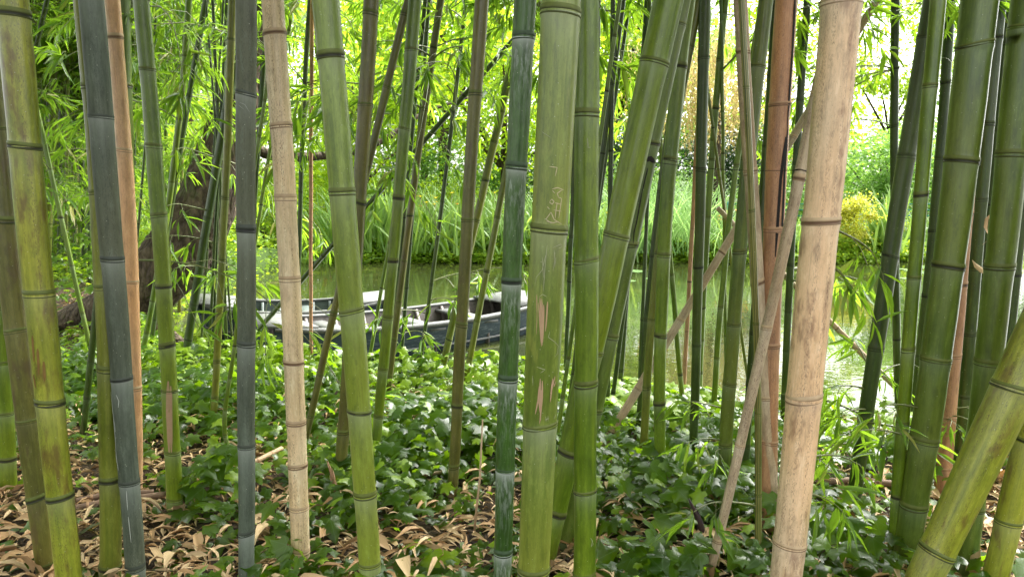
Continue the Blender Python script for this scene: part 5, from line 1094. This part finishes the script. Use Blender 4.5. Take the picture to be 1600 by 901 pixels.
# leafy sprigs low on some culms
SPRIGS = [spray_parts(700 + i, L=.22 + .05 * i, nside=3, leaves=(2, 3), droop=.35, leaf_len=(.09, .15)).mesh('sprig', [M_BAMLEAF, M_TWIG]) for i in range(4)]
def sprig(key, py, az, s=1.0, k=0, tilt=0.0):
    c = CULMS[key]; P, _ = at(float(c['fx'](py)), py, c['Y']); o = obj('sprig', SPRIGS[k % 4], c['root'], P - c['base']); o.rotation_euler = (0, tilt, az); o.scale = (s, s, s)
for a in [('D22', 690, 3.5, .9, 0), ('D22', 640, 3.0, .8, 1), ('D22', 700, 4.3, .8, 2), ('F2', 610, 3.4, 1, 0), ('F2', 640, 3.9, 1, 1), ('F2', 660, 5.0, 1, 2), ('F2', 600, .6, .9, 3), ('F2', 690, 3.2, 1, 1, .3), ('F2', 590, 1.6, 1, 0, -.5), ('F2', 650, 2.6, 1, 3), ('F5', 690, 3.3, .95, 1, -.1), ('F5', 640, 3.6, .8, 2), ('F7', 650, 4.8, .8, 0), ('F7', 640, 5.6, .8, 3), ('F7', 655, 4.2, .7, 1), ('N8', 470, 5.6, 1.1, 0), ('N8', 440, .4, 1.2, 1), ('N6', 500, 4.2, 1.0, 2), ('N8', 490, 3.9, 1.0, 3), ('N6', 520, 5.4, 1.0, 1), ('D24', 790, 3.6, .9, 2), ('D23', 800, 3.4, .9, 0, .2), ('D26', 440, 5.6, 1.3, 1), ('D26', 420, .3, 1.3, 0, .3), ('D26', 520, .8, 1.2, 2), ('E', 720, .45, .9, 1, .3), ('E', 770, .3, .8, 0, .5), ('E', 350, .5, .9, 2, .6), ('E', 400, .6, .9, 3, .7), ('N5', 95, -.9, 1.5, 0), ('N5', 90, 3.9, 1.4, 1), ('N8', 90, 3.6, 1.3, 2), ('M5', 330, 4.4, 1.2, 2), ('M9', 420, 5.0, 1.2, 1), ('M8', 420, 4.2, 1.2, 0), ('M7', 380, 3.9, 1.3, 3), ('M3', 250, 4.5, 1.4, 2), ('M10', 470, 5, 1, 1), ('N10', 430, 5.8, 1.2, 3), ('M17', 540, 5.6, .9, 0)]: sprig(*a)
# old sheaths sticking up round the feet of the nearer culms
for key, c in CULMS.items():
    if c['Y'] > 4.2 or key in ('A', 'D20'): continue
    for k in range(3):
        a = rng.uniform(3.4, 6.0); r0 = c['rad'][3] * 1.15 + .006; o = obj('old_sheath', dme[k % 5], c['root'], (r0 * math.cos(a), r0 * math.sin(a), rng.uniform(-.01, .03)))
        L = rng.uniform(.08, .17); o.rotation_euler = (rng.uniform(.55, 1.25), 0, a - math.pi / 2 + rng.normal() * .3); o.scale = (L * rng.uniform(.18, .3), L, L)
# dry leaves caught between the culms at the right
p = px3(1535, 380, 3.2); tg = thing('dry_leaf_tangle', 'tangle of dry curled leaves caught between the right green culms', 'dry leaves', p)
for k in range(9):
    o = obj('dry_leaf', dme[k % 5], tg, (rng.normal() * .022, -.10 + rng.normal() * .01, .10 - k * .035 + rng.normal() * .02)); o.rotation_euler = (rng.uniform(1.2, 1.9), rng.normal() * .5, rng.normal() * .6 + 3.1); L = rng.uniform(.07, .13); o.scale = (L * .2, L, L)
for k in range(5):
    a = np.array([rng.normal() * .03, -.1, .14 + rng.normal() * .03]); V, F = tube([a, a + [rng.normal() * .03, 0, -.07], a + [rng.normal() * .04, 0, -.18]], .0009, 4); obj('fibre', mesh_np('fibre', V, F), tg, mat=M_CANE)

# ================================================================ the rest of the grove, beside and behind the path, out of the picture
u = np.arange(0, 7.2, .06); sw = 1 + .035 * np.exp(-((((u + .1) % .3) - .15) / .012) ** 2)
V, F = tube(np.stack([.05 * np.sin(u * .6), 0 * u, u - .1], 1), .042 * (1 - .6 * u / 7.2) * sw, 12)
stem_me = mesh_np('stem', V, F, {'tc': V, 'da': np.full(len(V), .2)}); stem_me.materials.append(BM['green'])
SPOTS = [(3.2, 1.6), (3.8, 2.2), (-2.5, 1.2), (-3.2, .3), (-2.8, -.8), (-3.9, 1.7), (-4.4, .5), (-3.1, -2.2), (-4.3, -1.2), (4.9, 2.6), (-5.0, 2.7), (5.6, 3.4), (-5.9, 4.2), (-6.6, 5.4), (6.4, 2.4)]
for k, (x, y) in enumerate(SPOTS):
    ro = thing('bamboo_culm', 'green bamboo culm of the same grove beside or behind the path', 'bamboo', (x, y, 0), 'culms of the grove around the path'); ro.rotation_euler = (rng.normal() * .05, rng.normal() * .05, rng.uniform(0, 6.28))
    obj('stem', stem_me, ro); o = obj('crown', CROWNS[k % 3], ro, (0, 0, 3.1)); o.scale = (1.2, 1.2, 1.1)
